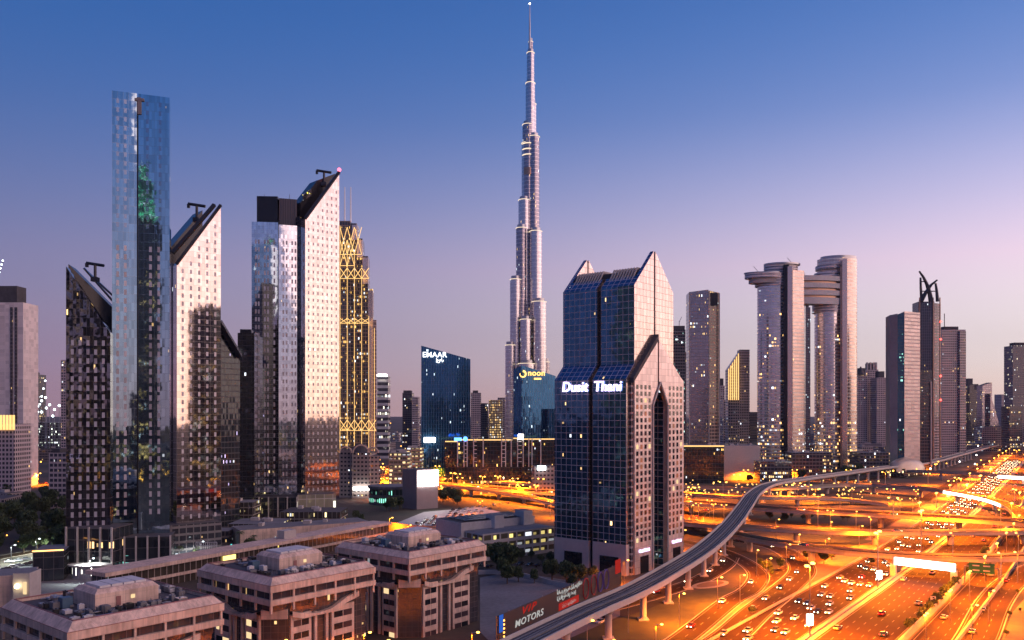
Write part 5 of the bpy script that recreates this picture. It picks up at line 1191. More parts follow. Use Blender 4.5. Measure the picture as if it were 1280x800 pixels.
for i, (x0, y0, x1, y1) in enumerate(((48, 515, 57, 476), (-2, 345, 4, 326))):
    cr = thing('tower_crane', ['construction crane strung with white lights on the left', 'crane jib with white lamps at the left edge'][i], 'crane', (*XY(x0, 1260), 0)); q0, q1 = XY(x0, 1260), XY(x1, 1260)
    MB().tube((*q0, 0), (*q0, ZT(y0-8, 1260)), 1.0, 4).build('mast', M['steel'], cr); MB().tube((*q0, ZT(y0, 1260)), (*q1, ZT(y1, 1260)), .7, 4).build('jib', M['steel'], cr)
    for k in range(5): t_ = k/4; MB().ball((q0.x+(q1.x-q0.x)*t_, q0.y-1, ZT(y0+(y1-y0)*t_, 1260)), 1.3).build('jib_light', M['cool_light'], cr)
# between gold tower and Dusit
o, _, z0 = ramptower('', 471.5, 485, 470, 1300, 'slim tower striped with white lit floors, topped by a white light', m_t4, 24); MB().box((*XY(478, 1298), z0+1), (14, 3, 3.4)).build('roof_light', M['white_light'], o)
ramptower('', 503, 515, 491, 1500, 'distant squat block left of the blue slanted office', m_t2, 30, (.1, .9, 488)); ramptower('', 515, 523, 496, 1480, 'distant narrow block directly left of the blue slanted office', m_t1, 30)
ramptower('', 588.5, 601, 491, 1550, 'distant block directly right of the blue slanted office', m_t1, 30, (.2, .7, 488)); ramptower('', 601, 610, 504, 1400, 'small dark block left of the honeycomb lit block', m_t2, 30)
ramptower('', 611, 628, 500, 1380, 'block covered in glowing golden honeycomb windows', m_hc, 28); ramptower('', 622, 634, 497, 1700, 'grey block between the honeycomb block and the spire tower', m_t1, 30)
# right of Dusit
o, _, z0 = ramptower('', 838, 857, 412, 1050, 'unfinished dark tower with a crane on top, right of the gabled tower', fc('unfin', bay=3, floor=3.8, fw=.4, fh=1.3, glass=(.02, .03, .04), frame=(.16, .15, .17), lit=.10, lits=3, litc=(.6, 1, .9), frough=.6), 24, (.2, .95, 407))
walls(o, 'side_block', quad(857, 1052, 863, 1052, 22), 0, ZT(440, 1052), m_t2); q = XY(849, 1055); MB().tube((*q, ZT(412, 1055)), (*q, ZT(401, 1055)), .5, 4).tube((*q, ZT(403, 1055)), (*XY(852, 1055), ZT(396, 1055)), .4, 4).build('crane', M['steel'], o)
o = thing('curved_top_tower', 'tall brown glass tower with a gently curved top, right of the gabled tower', 'tower', (*XY(881, 930), 0))
a_, b_ = XY(861.5, 930), XY(885.5, 928); c_ = XY(899.5, 936)
walls(o, 'curtain_wall', [tuple(a_), tuple(b_), tuple(b_+Vector((3, 26))), tuple(a_+Vector((2, 26)))], 0, 0, m_t5, [ZT(365, 930), ZT(362, 928), ZT(362, 928), ZT(365, 930)], roof=M['roof_dark'])
walls(o, 'side_wall', [tuple(b_+Vector((.1, .3))), tuple(c_), tuple(c_+Vector((4, 22))), tuple(b_+Vector((3, 24)))], 0, 0, facade('brown_side', 4.2, 3.8, .5, 1.2, (.05, .04, .04), (.30, .21, .17), lit=.16, lits=2.5, litc=(1, .6, .2), frough=.5), [ZT(363, 928), ZT(366, 936), ZT(366, 936), ZT(363, 928)], roof=M['roof_dark'])
for p_ in (861.8, 886, 899): q = XY(p_, 928.5 if p_ < 890 else 934); MB().box((q.x, q.y-.5, ZT(366, 930)/2), (1.1, 1.2, ZT(366, 930))).build('corner_fin', M['concrete'], o)
MB().box((*XY(892, 930), ZT(374, 930)), (9, 1, 14)).build('crown_recess', M['black_panel'], o)
ramptower('', 898, 906, 482, 1350, 'slim distant tower left of the gold edged slanted tower', m_t3, 22, (.2, .8, 473)); ramptower('', 904, 912, 500, 1300, 'short block left of the gold edged slanted tower', m_t1, 22)
o = thing('gold_edged_tower', 'slanted tower with golden lit vertical strips climbing its sloping edge', 'tower', (*XY(923, 1120), 0))
a_, b_, c_ = XY(910, 1120), XY(924, 1122), XY(937, 1124)
walls(o, 'wall', [tuple(a_), tuple(b_), tuple(b_+Vector((3, 22))), tuple(a_+Vector((2, 22)))], 0, 0, m_t1, [ZT(462, 1120), ZT(440, 1122), ZT(440, 1122), ZT(462, 1120)])
walls(o, 'wall', [tuple(b_), tuple(c_), tuple(c_+Vector((3, 22))), tuple(b_+Vector((3, 22)))], 0, 0, m_t3, [ZT(437, 1122), ZT(437, 1124), ZT(437, 1124), ZT(437, 1122)])
for k in range(6):
    q = XY(911+2.4*k, 1118.5); z_ = ZT(461-3.8*k, 1119); MB().box((q.x, q.y, (z_+ZT(500, 1119))/2), (.9, .8, z_-ZT(500, 1119))).build('light_strip', M['gold_line'], o)
ramptower('', 936, 947, 515, 1250, 'low gold lit block beside the curved twin towers', m_t2, 22)
low('long lit office low-rise with gold roof line right of the gabled tower', 846, 905, 860, 557, 30, m_ld, name='office_building')
low('pale long low hall before the curved twin towers', 905, 950, 900, 557, 30, M['pale_concrete'])
low('brown low hall at the foot of the left curved tower', 950, 990, 870, 577, 22, M_low2)
low('low lit arcade between the curved twin towers', 990, 1040, 900, 566, 24, M_low2)
low('dark low block beside the metro station', 1075, 1112, 960, 566, 30, M_low2)
q0 = MB(); lr = MB().box((*XY(876, 858), ZT(557.5, 860)), (47, 1, 1.2)); tag(place(lr.build('roof_light_strip', M['gold_line'])), 'golden light strip along the long office roof right of the gabled tower', 'lights')

# ------------------------------------------------------------------ curved twin towers joined by a sky bridge
ys = 1050
tw = thing('curved_twin_towers', 'pair of oval towers joined by a high sky bridge with a cantilevered deck', 'twin towers', (*XY(1000, ys), 0))
m_sv = facade('sky_glass', 2.8, 4.3, .12, 1.5, (.62, .56, .58), (.95, .82, .74), metal=.9, rough=.12, warp=.02, lit=.09, lits=3.5, litc=(1, .55, .18), frough=.35, fmetal=.6, low=(80, 2.2), split=1)
m_svw = facade('sky_wing', 2.8, 4.3, .25, 1.7, (.62, .46, .40), (.98, .82, .72), metal=.85, rough=.2, warp=.02, lit=.05, lits=3.5, litc=(1, .55, .18), frough=.35, fmetal=.5, low=(70, 2.0), split=1)
m_svb = facade('bridge_bands', 4, 3.6, .1, 1.9, (.25, .22, .24), (.88, .76, .72), metal=.5, rough=.2, lit=.02, lits=2, frough=.4)
def sv(x0, x1, pt, name, mat, dy=0, ry=15, pb=None, n=40, parent=tw):
    c = XY((x0+x1)/2, ys+dy); r_ = (x1-x0)/2/F*(ys+dy)
    return MB().cyl((c.x, c.y), r_, ry, ZT(pb, ys) if pb else 0, ZT(pt, ys), n=n, mt=0).build(name, mat, parent, True)
sv(947, 992, 352, 'tower_body', m_sv, 4, 17); sv(944, 992, 345, 'tower_collar', m_svb, 4, 19, 358); sv(955, 997, 331, 'tower_crown', m_svb, 6, 14, 346); sv(955, 1000, 329, 'roof_disc', M['steel'], 6, 16, 331)
sv(931, 990, 343, 'cantilever_deck', m_svb, -2, 15, 349); sv(936, 988, 349, 'cantilever_underside', M['pale_concrete'], -2, 13, 355); sv(930, 985, 341.6, 'deck_rail', M['steel'], -2, 14, 342.6)
walls(tw, 'core_slab', [tuple(XY(979, 1032)), tuple(XY(986, 1029)), tuple(XY(988, 1060)), tuple(XY(980, 1060))], 0, ZT(331, 1032), M['black_panel'])
walls(tw, 'core_slab', [tuple(XY(984.5, 1028.5)), tuple(XY(990.5, 1027)), tuple(XY(993, 1062)), tuple(XY(988, 1062))], 0, ZT(333, 1029), m_core)
walls(tw, 'wing', [tuple(XY(991, 1031)), tuple(XY(1005, 1036)), tuple(XY(1007, 1066)), tuple(XY(993, 1066))], 0, ZT(338, 1034), m_svw)
sv(1019, 1052, 384, 'tower_body', m_sv, 14, 17); sv(1016, 1054, 378, 'tower_collar', m_svb, 14, 18, 390)
sv(1022, 1070.5, 321, 'tower_body', m_svw, 22, 17); sv(1026, 1070, 317.5, 'roof_disc', M['steel'], 22, 16, 321)
for (a_, b_, pt) in ((1020, 1052, 330), (1018.5, 1052, 339), (1017, 1053, 350), (1016, 1053, 362)): sv(a_, b_, pt, 'terrace', m_svb, 18, 17, pt+5)
walls(tw, 'core_slab', [tuple(XY(1050, 1045)), tuple(XY(1053, 1044)), tuple(XY(1054, 1068)), tuple(XY(1051, 1068))], 0, ZT(333, 1045), M['bronze'])
walls(tw, 'core_slab', [tuple(XY(1053, 1044)), tuple(XY(1059, 1043)), tuple(XY(1060, 1068)), tuple(XY(1054, 1068))], 0, ZT(323, 1044), m_core)
bp = Path([(*XY(988, 1050), 0), (*XY(1004, 1048), 0), (*XY(1026, 1050), 0), (*XY(1049, 1058), 0)], 4)
for z0_, z1_, w in ((ZT(352, ys), ZT(346, ys), 11), (ZT(361, ys), ZT(355, ys), 11), (ZT(370, ys), ZT(364, ys), 10.5), (ZT(381, ys), ZT(373, ys), 10)):
    mb = MB(); bp.bar(mb, -w, w, z0_, z1_); mb.build('sky_bridge', M['white_wall'], tw)
mb = MB(); bp.bar(mb, -7, 7, ZT(378, ys), ZT(349.5, ys)); mb.build('bridge_core', M['bronze'], tw)
for (x, y) in ((948, 340), (990, 329)): q = XY(x, ys); MB().tube((*q, ZT(y, ys)), (q.x-6, q.y, ZT(y-7, ys)), .35, 4).build('roof_mast', M['steel'], tw)
ramptower('', 1003, 1013, 384, 1500, 'dark tower seen through the gap between the curved twin towers', fc('gap', bay=3, floor=3.8, fw=.3, fh=1.1, glass=(.05, .05, .07), frame=(.20, .15, .17), lit=.05, lits=3, litc=(.6, .9, 1)), 26, (.2, .8, 378))
# right group
for i, (p0, p1, pt, Y) in enumerate(((1071, 1084, 468, 1500), (1082, 1098, 462, 1520), (1096, 1108, 472, 1480), (1107, 1113, 490, 1600))):
    o, _, z0 = ramptower('', p0, p1, pt, Y, ['domed apartment tower, leftmost of the pale cluster', 'tallest stepped tower of the pale apartment cluster', 'right tower of the pale apartment cluster', 'narrow hazy block right of the pale apartment cluster'][i], m_t3, 26, (.25, .8, pt-8))
    if i == 0: MB().cyl(tuple(XY(1076, 1500)), 7, 7, z0, z0+14, n=14, r2=.1).build('dome', M['roof_dark'], o)
    if i == 1:
        for px in (1084, 1088, 1092, 1095): MB().box((*XY(px, 1521), z0+6), (3, 3, 14)).build('turret', M['pale_concrete'], o)
o = thing('leaning_stone_tower', 'beige tower split by a dark blue glass strip, left of the horned tower', 'tower', (*XY(1131, 980), 0))
a_, b_, c_, d_ = XY(1112, 985), XY(1122, 978), XY(1130.5, 976), XY(1150, 990)
walls(o, 'wall', [tuple(a_), tuple(b_), tuple(b_+Vector((8, 26))), tuple(a_+Vector((6, 24)))], 0, 0, M['concrete'], [ZT(394, 985), ZT(392, 978), ZT(392, 978), ZT(394, 985)])
walls(o, 'glass_strip', [tuple(b_+Vector((0, .8))), tuple(c_+Vector((0, .8))), tuple(c_+Vector((8, 24))), tuple(b_+Vector((8, 24)))], 0, 0, fc('strip_blue', bay=2.4, floor=3.8, fw=.1, fh=.4, glass=(.03, .12, .18), frame=(.05, .06, .08), lit=.06, lits=3, litc=(.4, 1, .8), metal=.4, rough=.08), [ZT(393, 978), ZT(390, 976), ZT(390, 976), ZT(393, 978)])
walls(o, 'side_wall', [tuple(c_), tuple(d_), tuple(d_+Vector((4, 20))), tuple(c_+Vector((6, 26)))], 0, 0, facade('stone_rows', 12, 4.2, .2, 1.4, (.55, .45, .42), (.62, .50, .45), metal=.5, rough=.3, warp=.02, lit=.0, frough=.5), [ZT(389, 976), ZT(391, 990), ZT(391, 990), ZT(389, 976)])
ramptower('', 1149, 1165, 463, 1000, 'slim striped block tucked before the horned tower', m_t2, 20)
MB().box((*XY(1164, 998.5), ZT(530, 1000)), (1.6, 1, 100)).build('corner_fin', M['pale_concrete'], o)
ho = thing('horned_tower', 'dark tower crowned by two curved horn spires', 'tower', (*XY(1162, 1160), 0))
a_, b_, c_ = XY(1148, 1160), XY(1168, 1158), XY(1176, 1166)
m_ho = facade('horn_glass', 2.6, 3.8, .3, .3, (.04, .05, .08), (.13, .11, .14), metal=.5, rough=.1, lit=.01, lits=3, warp=.02)
walls(ho, 'curtain_wall', [tuple(a_), tuple(b_), tuple(b_+Vector((3, 24))), tuple(a_+Vector((3, 24)))], 0, ZT(377, 1160), m_ho); walls(ho, 'side_wall', [tuple(b_+Vector((.1, .3))), tuple(c_), tuple(c_+Vector((2, 20))), tuple(b_+Vector((3, 22)))], 0, ZT(379, 1160), m_t1)
for p_ in (1149.5, 1166.5, 1175): q = XY(p_, 1157.5); MB().tube((*q, 0), (*q, ZT(372, 1158)), 1.1, 6, r2=.8).build('corner_fin', M['bronze'], ho)
def horn(pts, r0, r1, nm='horn'):
    mb = MB(); n_ = len(pts)
    for i in range(n_-1):
        p, q = pts[i], pts[i+1]; mb.tube((*XY(p[0], 1160), ZT(p[1], 1160)), (*XY(q[0], 1160), ZT(q[1], 1160)), r0+(r1-r0)*i/n_, 6, r2=r0+(r1-r0)*(i+1)/n_)
    mb.build(nm, M['dark_metal'], ho)
horn([(1164, 377), (1162, 366), (1158.5, 355), (1154, 346), (1149, 339)][::1], 3.4, .6); horn([(1152, 377), (1151, 360), (1150.6, 347)], 2.0, 1.0); horn([(1151, 377), (1157, 366), (1164, 356), (1171.5, 350)], 3.0, .6); horn([(1172, 377), (1171, 364), (1169.5, 354)], 2.4, 1.0)
horn([(1151, 352), (1156, 352)], .7, .7, 'cross_bar'); horn([(1151, 364), (1171, 364)], .7, .7, 'cross_bar')
for z_ in (402, 424, 470, 500): MB().ball((*XY(1176, 1156), ZT(z_, 1156)), 1.3).build('beacon', M['red_light'], ho)
o, _, z0 = ramptower('', 1177, 1207, 412, 1250, 'pale gridded slab tower right of the horned tower', m_t3, 22, (.1, .7, 408)); MB().tube((*XY(1180.5, 1255), z0), (*XY(1180.5, 1255), ZT(392, 1255)), .6, 5).build('mast', M['dark_metal'], o)
walls(o, 'side_wing', quad(1200, 1246, 1207.5, 1248, 12), 0, ZT(414, 1248), m_t1)
ramptower('', 1208, 1218, 481, 1700, 'hazy stepped block right of the pale gridded slab', m_t2, 26, (.2, .8, 473)); ramptower('', 1216, 1230, 487, 1750, 'dark hazy block before the sail shaped towers', m_t2, 26, (.1, .5, 480))
ramptower('', 1228, 1240, 482, 1650, 'sail shaped glass block sloping up to the right', m_t5, 20, tilt=478); ramptower('', 1238, 1249, 492, 1640, 'sail shaped glass block sloping down to the right', m_t5, 20, tilt=530)
ramptower('', 1228, 1256, 533, 1500, 'low pale office block at the far right roadside', m_t1, 26); ramptower('', 1252, 1268, 493, 2000, 'hazy plain block at the far right', m_t3, 30)
ramptower('', 1266, 1290, 432, 1450, 'dark blue tower at the right edge', fc('right_edge', bay=2.8, floor=3.8, fw=.3, fh=.9, glass=(.04, .05, .09), frame=(.16, .13, .17), lit=.12, lits=3, litc=(1, .85, .6)), 26, (.1, .9, 428)); ramptower('', 1262, 1278, 508, 1400, 'mid height lit block at the foot of the right edge tower', m_t2, 24)

# ------------------------------------------------------------------ low city between and behind
rl = random.Random(21); lows = []
def lowcity(n, x0, x1, Y0, Y1, where, grp, hmin=7, hmax=22):
    L = []
    for i in range(n):
        px = rl.uniform(x0, x1); Y = rl.uniform(Y0, Y1); w = rl.uniform(14, 40); d = rl.uniform(14, 34); h = rl.uniform(hmin, hmax); c = XY(px, Y)
        if any((abs(c.x-a)+abs(c.y-b)) < 44 for a, b in lows): continue
        lows.append((c.x, c.y)); L.append((px, c, w, d, h))
    for k, (px, c, w, d, h) in enumerate(sorted(L, key=lambda t: t[0])):
        o = thing('low_building', f'low lit building {where}, {ordn(k+1)} from the left', 'building', (c.x, c.y, 0), grp); an = rl.uniform(-.5, .5)
        MB().box((c.x, c.y, h/2), (w, d, h), 0, an, 1, bottom=False).build('wall', [rl.choice([M_low, M_low, M_low2, m_t1]), M['roof_dark']], o)
        MB().box((c.x+w*rl.uniform(-.2, .2), c.y, h+1.1), (w*.3, d*.3, 2.2), ang=an).build('roof_unit', M['pale_concrete'], o)
lowcity(26, -20, 90, 900, 2600, 'in the far left city', 'low buildings of the far left')
lowcity(8, -20, 60, 640, 760, 'beyond the left park', 'low buildings beyond the left park', 5, 12)
lowcity(34, 424, 530, 880, 2600, 'between the gold tower and blue office', 'low buildings behind the rear highway')
lowcity(26, 585, 700, 900, 2600, 'around the spire tower', 'low buildings round the spire tower')
lowcity(34, 840, 960, 950, 2400, 'between the gabled tower and curved towers', 'low buildings before the curved towers')
lowcity(26, 1000, 1120, 1060, 2400, 'right of the curved towers', 'low buildings right of the curved towers')
lowcity(22, 1115, 1225, 1350, 2600, 'at the far right horizon', 'low buildings of the far right')
def far_lights(name, n, x0, x1, Y0, Y1, mat, label, r=.9, z=(3, 13)):
    mb = MB()
    for i in range(n):
        Y = Y0*(Y1/Y0)**rl.random(); c = XY(rl.uniform(x0, x1), Y); mb.ball((c.x, c.y, rl.uniform(*z)), r*rl.uniform(.5, 1.3)*(Y/1000)**.6, n=5, k=3)
    tag(mb.build(name, mat), label, 'lights', kind='stuff')
far_lights('city_lights', 340, -30, 700, 1000, 4500, M['sodium'], 'countless orange lights of the far city on the left')
far_lights('city_lights', 120, -30, 700, 950, 4500, M['white_light'], 'countless white lights of the far city on the left', .7)
far_lights('city_lights', 260, 840, 1290, 900, 4000, M['sodium'], 'countless orange lights of the far city on the right')
far_lights('city_lights', 70, 840, 1240, 900, 4000, M['white_light'], 'countless white lights of the far city on the right', .7)
far_lights('garden_lights', 150, 848, 1105, 700, 840, emit('garden_yellow', (1, .5, .12), 2.6), 'yellow lights strewn among the trees before the far towers', .8, (1, 7))
far_lights('garden_lights', 90, 476, 695, 730, 790, M['sodium'], 'orange lights among the trees before the dark offices', .9, (2, 8))
far_lights('park_lights', 14, 0, 84, 440, 600, M['sodium'], 'scattered orange lamps in the dark left park', .7, (3, 8))

# ------------------------------------------------------------------ advertising and signs
bb = thing('roadside_billboard', 'long dark advertising hoarding reading VIP MOTORS beside the metro viaduct', 'billboard', (*G(640, 800).xy, 0))
# it stands along the viaduct's left side
def nearest(path, px):
    return min((path.s[i] for i in range(len(path.p)) if path.p[i].y > 100), key=lambda s_: abs(pxof(path.at(s_)[0])[0]-px))
A_ = Vector(XY(623, 262)); B_ = Vector(XY(776, 352)); u = (B_-A_).normalized(); n = Vector((u.y, -u.x)); L_ = (B_-A_).length; an = math.atan2(u.y, u.x); zt, zl = 16.2, 2.0
zA, zB_ = ZT(757, A_.y), ZT(707, B_.y)

zt = (zA+zB_)/2-1.0; mid = (A_+B_)/2
m_bb = plain('billboard_print', (.055, .042, .045), .5, var=.3, scale=.05)
bb_ = MB().box((mid.x, mid.y, (zt+zl)/2), (L_, .5, zt-zl), ang=an).build('board', m_bb, bb)
fr = MB(); 
for k in range(14):
    q = A_+(B_-A_)*k/13-n*.6; fr.box((q.x, q.y, zt/2), (.3, .3, zt), ang=an)
fr.build('back_frame', M['steel'], bb)
MB().box((*(A_+u*1.2+n*.3), (zt+zl)/2+2), (2.4, .2, (zt-zl)-4), ang=an).build('blue_edge_panel', emit('blue_panel', (.03, .12, .55), .7), bb)
for k in range(int((zt-zl-1.5)/1.25)): q = A_+u*3+n*.36; MB().box((q.x, q.y, zl+1+k*1.25), (.5, .2, .45), ang=an).build('edge_lamp', M['sodium'], bb)
vr = emit('sign_red', (.75, .04, .03), .38); vw = emit('sign_white', (.9, .88, .85), .40); bz = lambda t: zl+t
def bt_(s, size, mat, x, z, nm='lettering', sh=.15, sp=1.05, of=.03, sx=1.0):
    q = A_+u*x; me = text_mesh(s, size, mat, .05, of, sh, sp); me.transform(Matrix.Diagonal((sx, 1, 1, 1))); on_wall(me, nm, (q.x, q.y, bz(z)), u, bb_, .36)
bt_('VIP', 3.3, vr, 14, min(6.6, zt-zl-3.4), sh=.3, sp=1.2, of=.05, sx=2.0); bt_('MOTORS', 3.1, vw, 10, 2.7, sp=1.1, of=.03, sx=1.5)
bt_('\u0623\u0643\u0628\u0631 \u0645\u0639\u0631\u0636 \u0644\u0644\u0633\u064a\u0627\u0631\u0627\u062a', 1.9, vw, 41, 7.6, 'small_lettering', 0); bt_('\u0627\u0644\u0641\u0627\u062e\u0631\u0629 \u0641\u064a \u062f\u0628\u064a', 1.9, vw, 41, 5.5, 'small_lettering', 0)
q = A_+u*51+n*.33; MB().box((q.x, q.y, bz(3.2)), (17, .16, 2.6), ang=an).build('red_banner', vr, bb_)
bt_('\u0627\u0644\u0623\u0648\u0644 \u0641\u064a \u0627\u0644\u0625\u0645\u0627\u0631\u0627\u062a', 1.4, vw, 45, 2.5, 'small_lettering', 0)
q = A_+u*(L_-4)+n*.33; MB().box((q.x, q.y, bz(8.6)), (5.6, .16, 5.6), ang=an).build('red_panel', vr, bb_)
for k, (x, c_) in enumerate(((66, (.45, .03, .03)), (73.5, (.40, .04, .04)), (80, (.10, .06, .30)), (86, (.12, .08, .32)))):
    mt_ = plain('print_'+str(k), c_, .5); rm = MB(); q = A_+u*x+n*.38
    for j in range(16):
        a0_, a1_ = 2*math.pi*j/16, 2*math.pi*(j+1)/16; P_ = lambda a: (q.x+u.x*2.6*math.cos(a), q.y+u.y*2.6*math.cos(a), bz(5.6)+3.8*math.sin(a)); rm.tube(P_(a0_), P_(a1_), .3, 4)
    rm.build('ring_graphic', mt_, bb_)
# white lit advertising bridge over the right carriageway
ag = thing('advertising_bridge', 'white glowing advertising bridge over the right carriageway below the nearest flyover', 'billboard', (*HWp.at(HS+127, 11)[0].xy, 0))
p0, p1 = HWp.at(HS+127, -1)[0], HWp.at(HS+124, 24)[0]; u = (p1-p0); u.z = 0; L_ = u.length; u.normalize(); an = math.atan2(u.y, u.x); mid = (p0+p1)/2
MB().box((mid.x, mid.y, 6.9), (L_, .9, 3.2), ang=an).build('lit_panel', emit('ad_panel', (1, .90, .82), 6, True), ag)
MB().box((mid.x, mid.y+.9, 6.9), (L_+1, .9, 3.6), ang=an).build('frame', M['steel'], ag)
me = text_mesh('\u0627\u0644\u0625\u0645\u0627\u0631\u0627\u062a', 2.7, vr, .05, .02); q = p0+u*8; on_wall(me, 'lettering', (q.x, q.y, 5.7), u, ag, .55)
for p_ in (p0, p1): MB().box((p_.x, p_.y+1.2, 2.7), (2.4, 1.6, 5.4), ang=an).build('support', M['pale_concrete'], ag)
# lit strips mounted on the far bridges
def bridge_screen(path, xa, xb, off, z0, z1, label):
    sa = min(path.s, key=lambda s_: abs(pxof(path.at(s_, off)[0])[0]-xa)); sb = min(path.s, key=lambda s_: abs(pxof(path.at(s_, off)[0])[0]-xb)); sp2 = sub(path, min(sa, sb), max(sa, sb), off)
    o = sp2.bar(MB(), -.2, .2, z0, z1).build('bridge_screen', emit('bridge_white', (1, .93, .85), 5)); o.name = 'bridge_screen'; tag(place(o), label, 'billboard')
bridge_screen(pG, 1177, 1253, 5.3, -1.2, .9, 'white glowing strip along the side of the far curved flyover')
bridge_screen(pH, 1249, 1300, 4.6, -3.2, -.3, 'white glowing screen on the thin far bridge at the right edge')
# green direction sign, lamp post light boxes, small white sign
gs = thing('direction_sign', 'green overhead direction sign over the right service road', 'road sign', (*HWp.at(HS+128, 33)[0].xy, 0))
p_ = HWp.at(HS+128, 33.5)[0]; m_gr = plain('sign_green', (.02, .16, .07), .4)
MB().box((p_.x, p_.y, 7.2), (9.6, .25, 4.4), ang=-.5).build('sign_panel', m_gr, gs)
for k, (x, z) in enumerate(((-3.6, 8.2), (.4, 8.2), (-3.6, 6.2), (.4, 6.2))): MB().box((p_.x+x*.88+1.3*.88, p_.y-.3-x*.48*0-.5*(x+1.3)*1.0*.95, z), (2.6, .1, .5), ang=-.5).build('sign_text_bar', M['white_wall'], gs)
for o_ in (27.2, 40.0): q = HWp.at(HS+128.5, o_)[0]; MB().tube((q.x, q.y+.4, 0), (q.x, q.y+.4, 7.5), .28, 6).build('post', M['steel'], gs)
q0, q1 = HWp.at(HS+128.5, 27.2)[0], HWp.at(HS+128.5, 40)[0]; MB().tube((q0.x, q0.y+.5, 7.4), (q1.x, q1.y+.5, 7.4), .22, 6).build('cross_beam', M['steel'], gs)
for k, (s_, lab) in enumerate(((6, 'white lightbox advert on a pole in the highway median, nearest one'), (88, 'white lightbox advert on a pole in the highway median, further one'))):
    c_, a_ = HWp.at(HS+s_-(6 if k == 0 else -6), 0); x_ = thing('lightbox_sign', lab, 'sign', (c_.x, c_.y, 0)); MB().tube((c_.x, c_.y, 0), (c_.x, c_.y, 5), .14, 6).build('post', M['steel'], x_)
    MB().box((c_.x, c_.y, 5.9), (2.1, .35, 3.6)).build('lit_box', M['white_light'], x_)
c_ = HWp.at(HS+68, 25)[0]; x_ = thing('small_road_sign', 'small square white sign in the hedge beside the concrete wall', 'road sign', (c_.x, c_.y, 0)); MB().tube((c_.x, c_.y, 0), (c_.x, c_.y, 3.4), .09, 6).build('post', M['steel'], x_); MB().box((c_.x, c_.y-.1, 3.9), (2.0, .1, 1.8)).build('sign_panel', M['white_wall'], x_); MB().box((c_.x+.1, c_.y-.18, 4.3), (.8, .05, .45)).build('sign_mark', M['black_panel'], x_)
rs = thing('round_blue_sign', 'small blue round sign right of the gabled tower', 'sign', (*G(855, 601).xy, 0)); c_ = G(855, 601); MB().ball((c_.x, c_.y, 9), 2.0).build('sign_face', M['blue_sign'], rs); MB().tube((c_.x, c_.y, 0), (c_.x, c_.y, 8), .3, 5).build('post', M['steel'], rs)
# red lit poster frame by the lower edge and perimeter wall of the empty lot
w_ = Path([tuple(G(x, y)) for x, y in [(598, 718), (640, 719), (700, 733), (770, 742)]], 6); o = w_.bar(MB(), -.2, .2, 0, 2.0).build('lot_wall', M['pale_concrete']); tag(o, 'low pale wall around the empty lot behind the advertising hoarding', 'wall')
# parked cars
rp = random.Random(9); L = []
for r_ in range(7):
    for k in range(9):
        if rp.random() < .15: continue
        a_ = G(536+r_*12+k*1.0, 657-r_*2.8); L.append((G(500+k*8.6+r_*11, 663-r_*4.1-k*1.2), 1.2))
def parked(L, desc, grp, cols=('white', 'white', 'silver', 'grey', 'black', 'beige')):
    L = sorted(L, key=lambda t: t[0].x/t[0].y)
    for k, (v, a_) in enumerate(L):
        col = rp.choice(cols); o = put(get_car(col, False, v.y < 420), USED, (v.x, v.y, .05), a_+rp.choice([0, math.pi])); tag(o, f'{col} car {desc}, {ordn(k+1)} from the left', 'car', grp)
parked(L, 'parked in the lit car park behind the offices', 'cars in the rear car park')
parked([(G(x, 704+dx), .5) for x, dx in ((8, 8), (16, 6), (24, 4), (32, 3), (40, 1), (12, -1), (22, -2), (33, -4))], 'parked by the pavilion at lower left', 'cars by the pavilion', ('black', 'grey', 'silver', 'white'))
parked([(G(x, y), .9) for x, y in ((742, 776), (750, 779), (758, 772), (812, 733), (700, 716), (686, 713))], 'parked below the metro viaduct', 'cars below the viaduct', ('black', 'grey', 'white'))
parked([(G(x, y), 1.0) for x, y in ((612, 709), (604, 707), (650, 706), (662, 707), (672, 708), (618, 701))], 'parked beside the white office block', 'cars beside the white office')

# ------------------------------------------------------------------ city behind the camera, mirrored in the glass towers
m_rf = facade('mirrored_city_dark', 3.4, 3.8, .5, 1.0, (.03, .03, .04), (.07, .065, .07), lit=.16, lits=2.2, litc=(1, .6, .2), low=(60, .5))
def mirror_tower(x, y, w, d, h, label, ang=0.0, mat=None):
    o = thing('mirrored_tower', label, 'tower', (x, y, 0)); MB().box((x, y, h/2), (w, d, h), ang=ang).build('wall', mat or m_rf, o); MB().box((x, y, h+3), (w*.6, d*.6, 6), ang=ang).build('roof_plant', M['roof_dark'], o); return o
o = mirror_tower(-172, -185, 34, 30, 281, 'tower with green lit crown, seen only mirrored in the tallest blue tower')
for k, (w, h0, h1) in enumerate(((26, 287, 308), (18, 308, 330), (10, 330, 350))): MB().box((-172, -185, (h0+h1)/2), (w, w, h1-h0)).build('crown', facade('green_crown', 2, 2.4, .5, .7, (.1, .2, .1), (.05, .08, .06), lit=1.4, lits=4, litc=(.15, 1, .45), clus=.2) if k == 0 else bpy.data.materials['green_crown'], o)
mirror_tower(302, 224, 30, 34, 182, 'dark tower beyond the right edge, seen only mirrored in glass', .3)
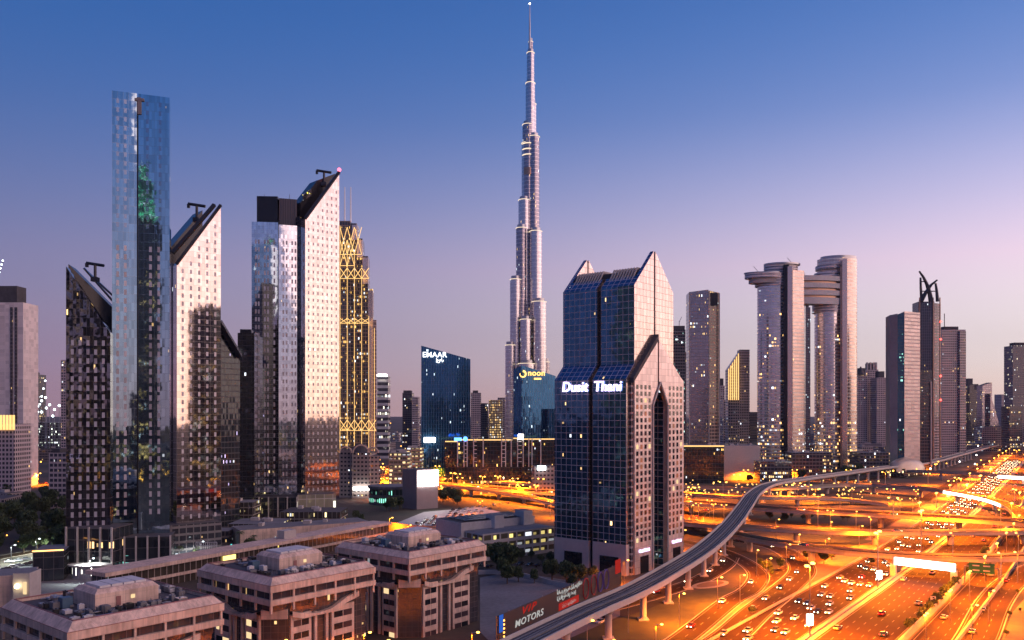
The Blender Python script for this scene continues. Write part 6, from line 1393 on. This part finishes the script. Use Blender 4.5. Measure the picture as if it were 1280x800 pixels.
mirror_tower(255, 120, 34, 30, 120, 'shorter dark tower beyond the right edge, mirrored in glass', .2)
o = mirror_tower(-224, -90, 46, 30, 228, 'dark tower behind the viewpoint, mirrored in the left towers', .4)
MB().box((-224, -74.6, 200), (40, 1, 50)).build('lit_crown', m_hc, o)
me = text_mesh('H', 22, M['purple_sign'], .4, .1); on_wall(me, 'purple_letter', (-204, -74, 12), (-1, 0), o, .8)
for k in range(34):
    x, y = rl.uniform(-420, 560), rl.uniform(-620, -60)
    if abs(x) < 60 and y > -150: continue
    o = thing('low_building', f'dark low block behind the viewpoint, mirrored in the towers, number {k+1} of the hidden rows', 'building', (x, y, 0), 'low blocks behind the viewpoint'); h = rl.uniform(12, 55); MB().box((x, y, h/2), (rl.uniform(20, 45), rl.uniform(20, 40), h), ang=rl.uniform(-.4, .4)).build('wall', m_rf, o)
far_lights_back = MB()
for k in range(160): far_lights_back.ball((rl.uniform(-420, 600), rl.uniform(-600, 60), rl.uniform(3, 12)), .8, n=5, k=3)
tag(far_lights_back.build('city_lights', M['sodium']), 'orange street lights behind the viewpoint, mirrored in the towers', 'lights', kind='stuff')
mirror_tower(80, -120, 44, 34, 95, 'broad dark block behind the viewpoint, mirrored in glass', -.3)
mirror_tower(-330, 250, 34, 30, 190, 'dark tower beyond the left edge, mirrored in the gabled tower', .3)
mirror_tower(-420, 120, 44, 34, 120, 'broad tower beyond the left edge, mirrored in the gabled tower', .1)

# ------------------------------------------------------------------ evening haze
hz = MB().box((0, 3760, 434), (15040, 10540, 870)); hm, hnt = base_mat('haze')
pv = N(hnt, 'ShaderNodeVolumePrincipled'); pv.inputs['Color'].default_value = (.62, .62, .80, 1); pv.inputs['Density'].default_value = .00003; pv.inputs['Anisotropy'].default_value = .2
ho_ = N(hnt, 'ShaderNodeOutputMaterial'); hnt.links.new(pv.outputs[0], ho_.inputs['Volume'])
tag(hz.build('haze', hm), 'thin evening haze over the whole city', 'haze', kind='stuff')

cy.volume_bounces = 0
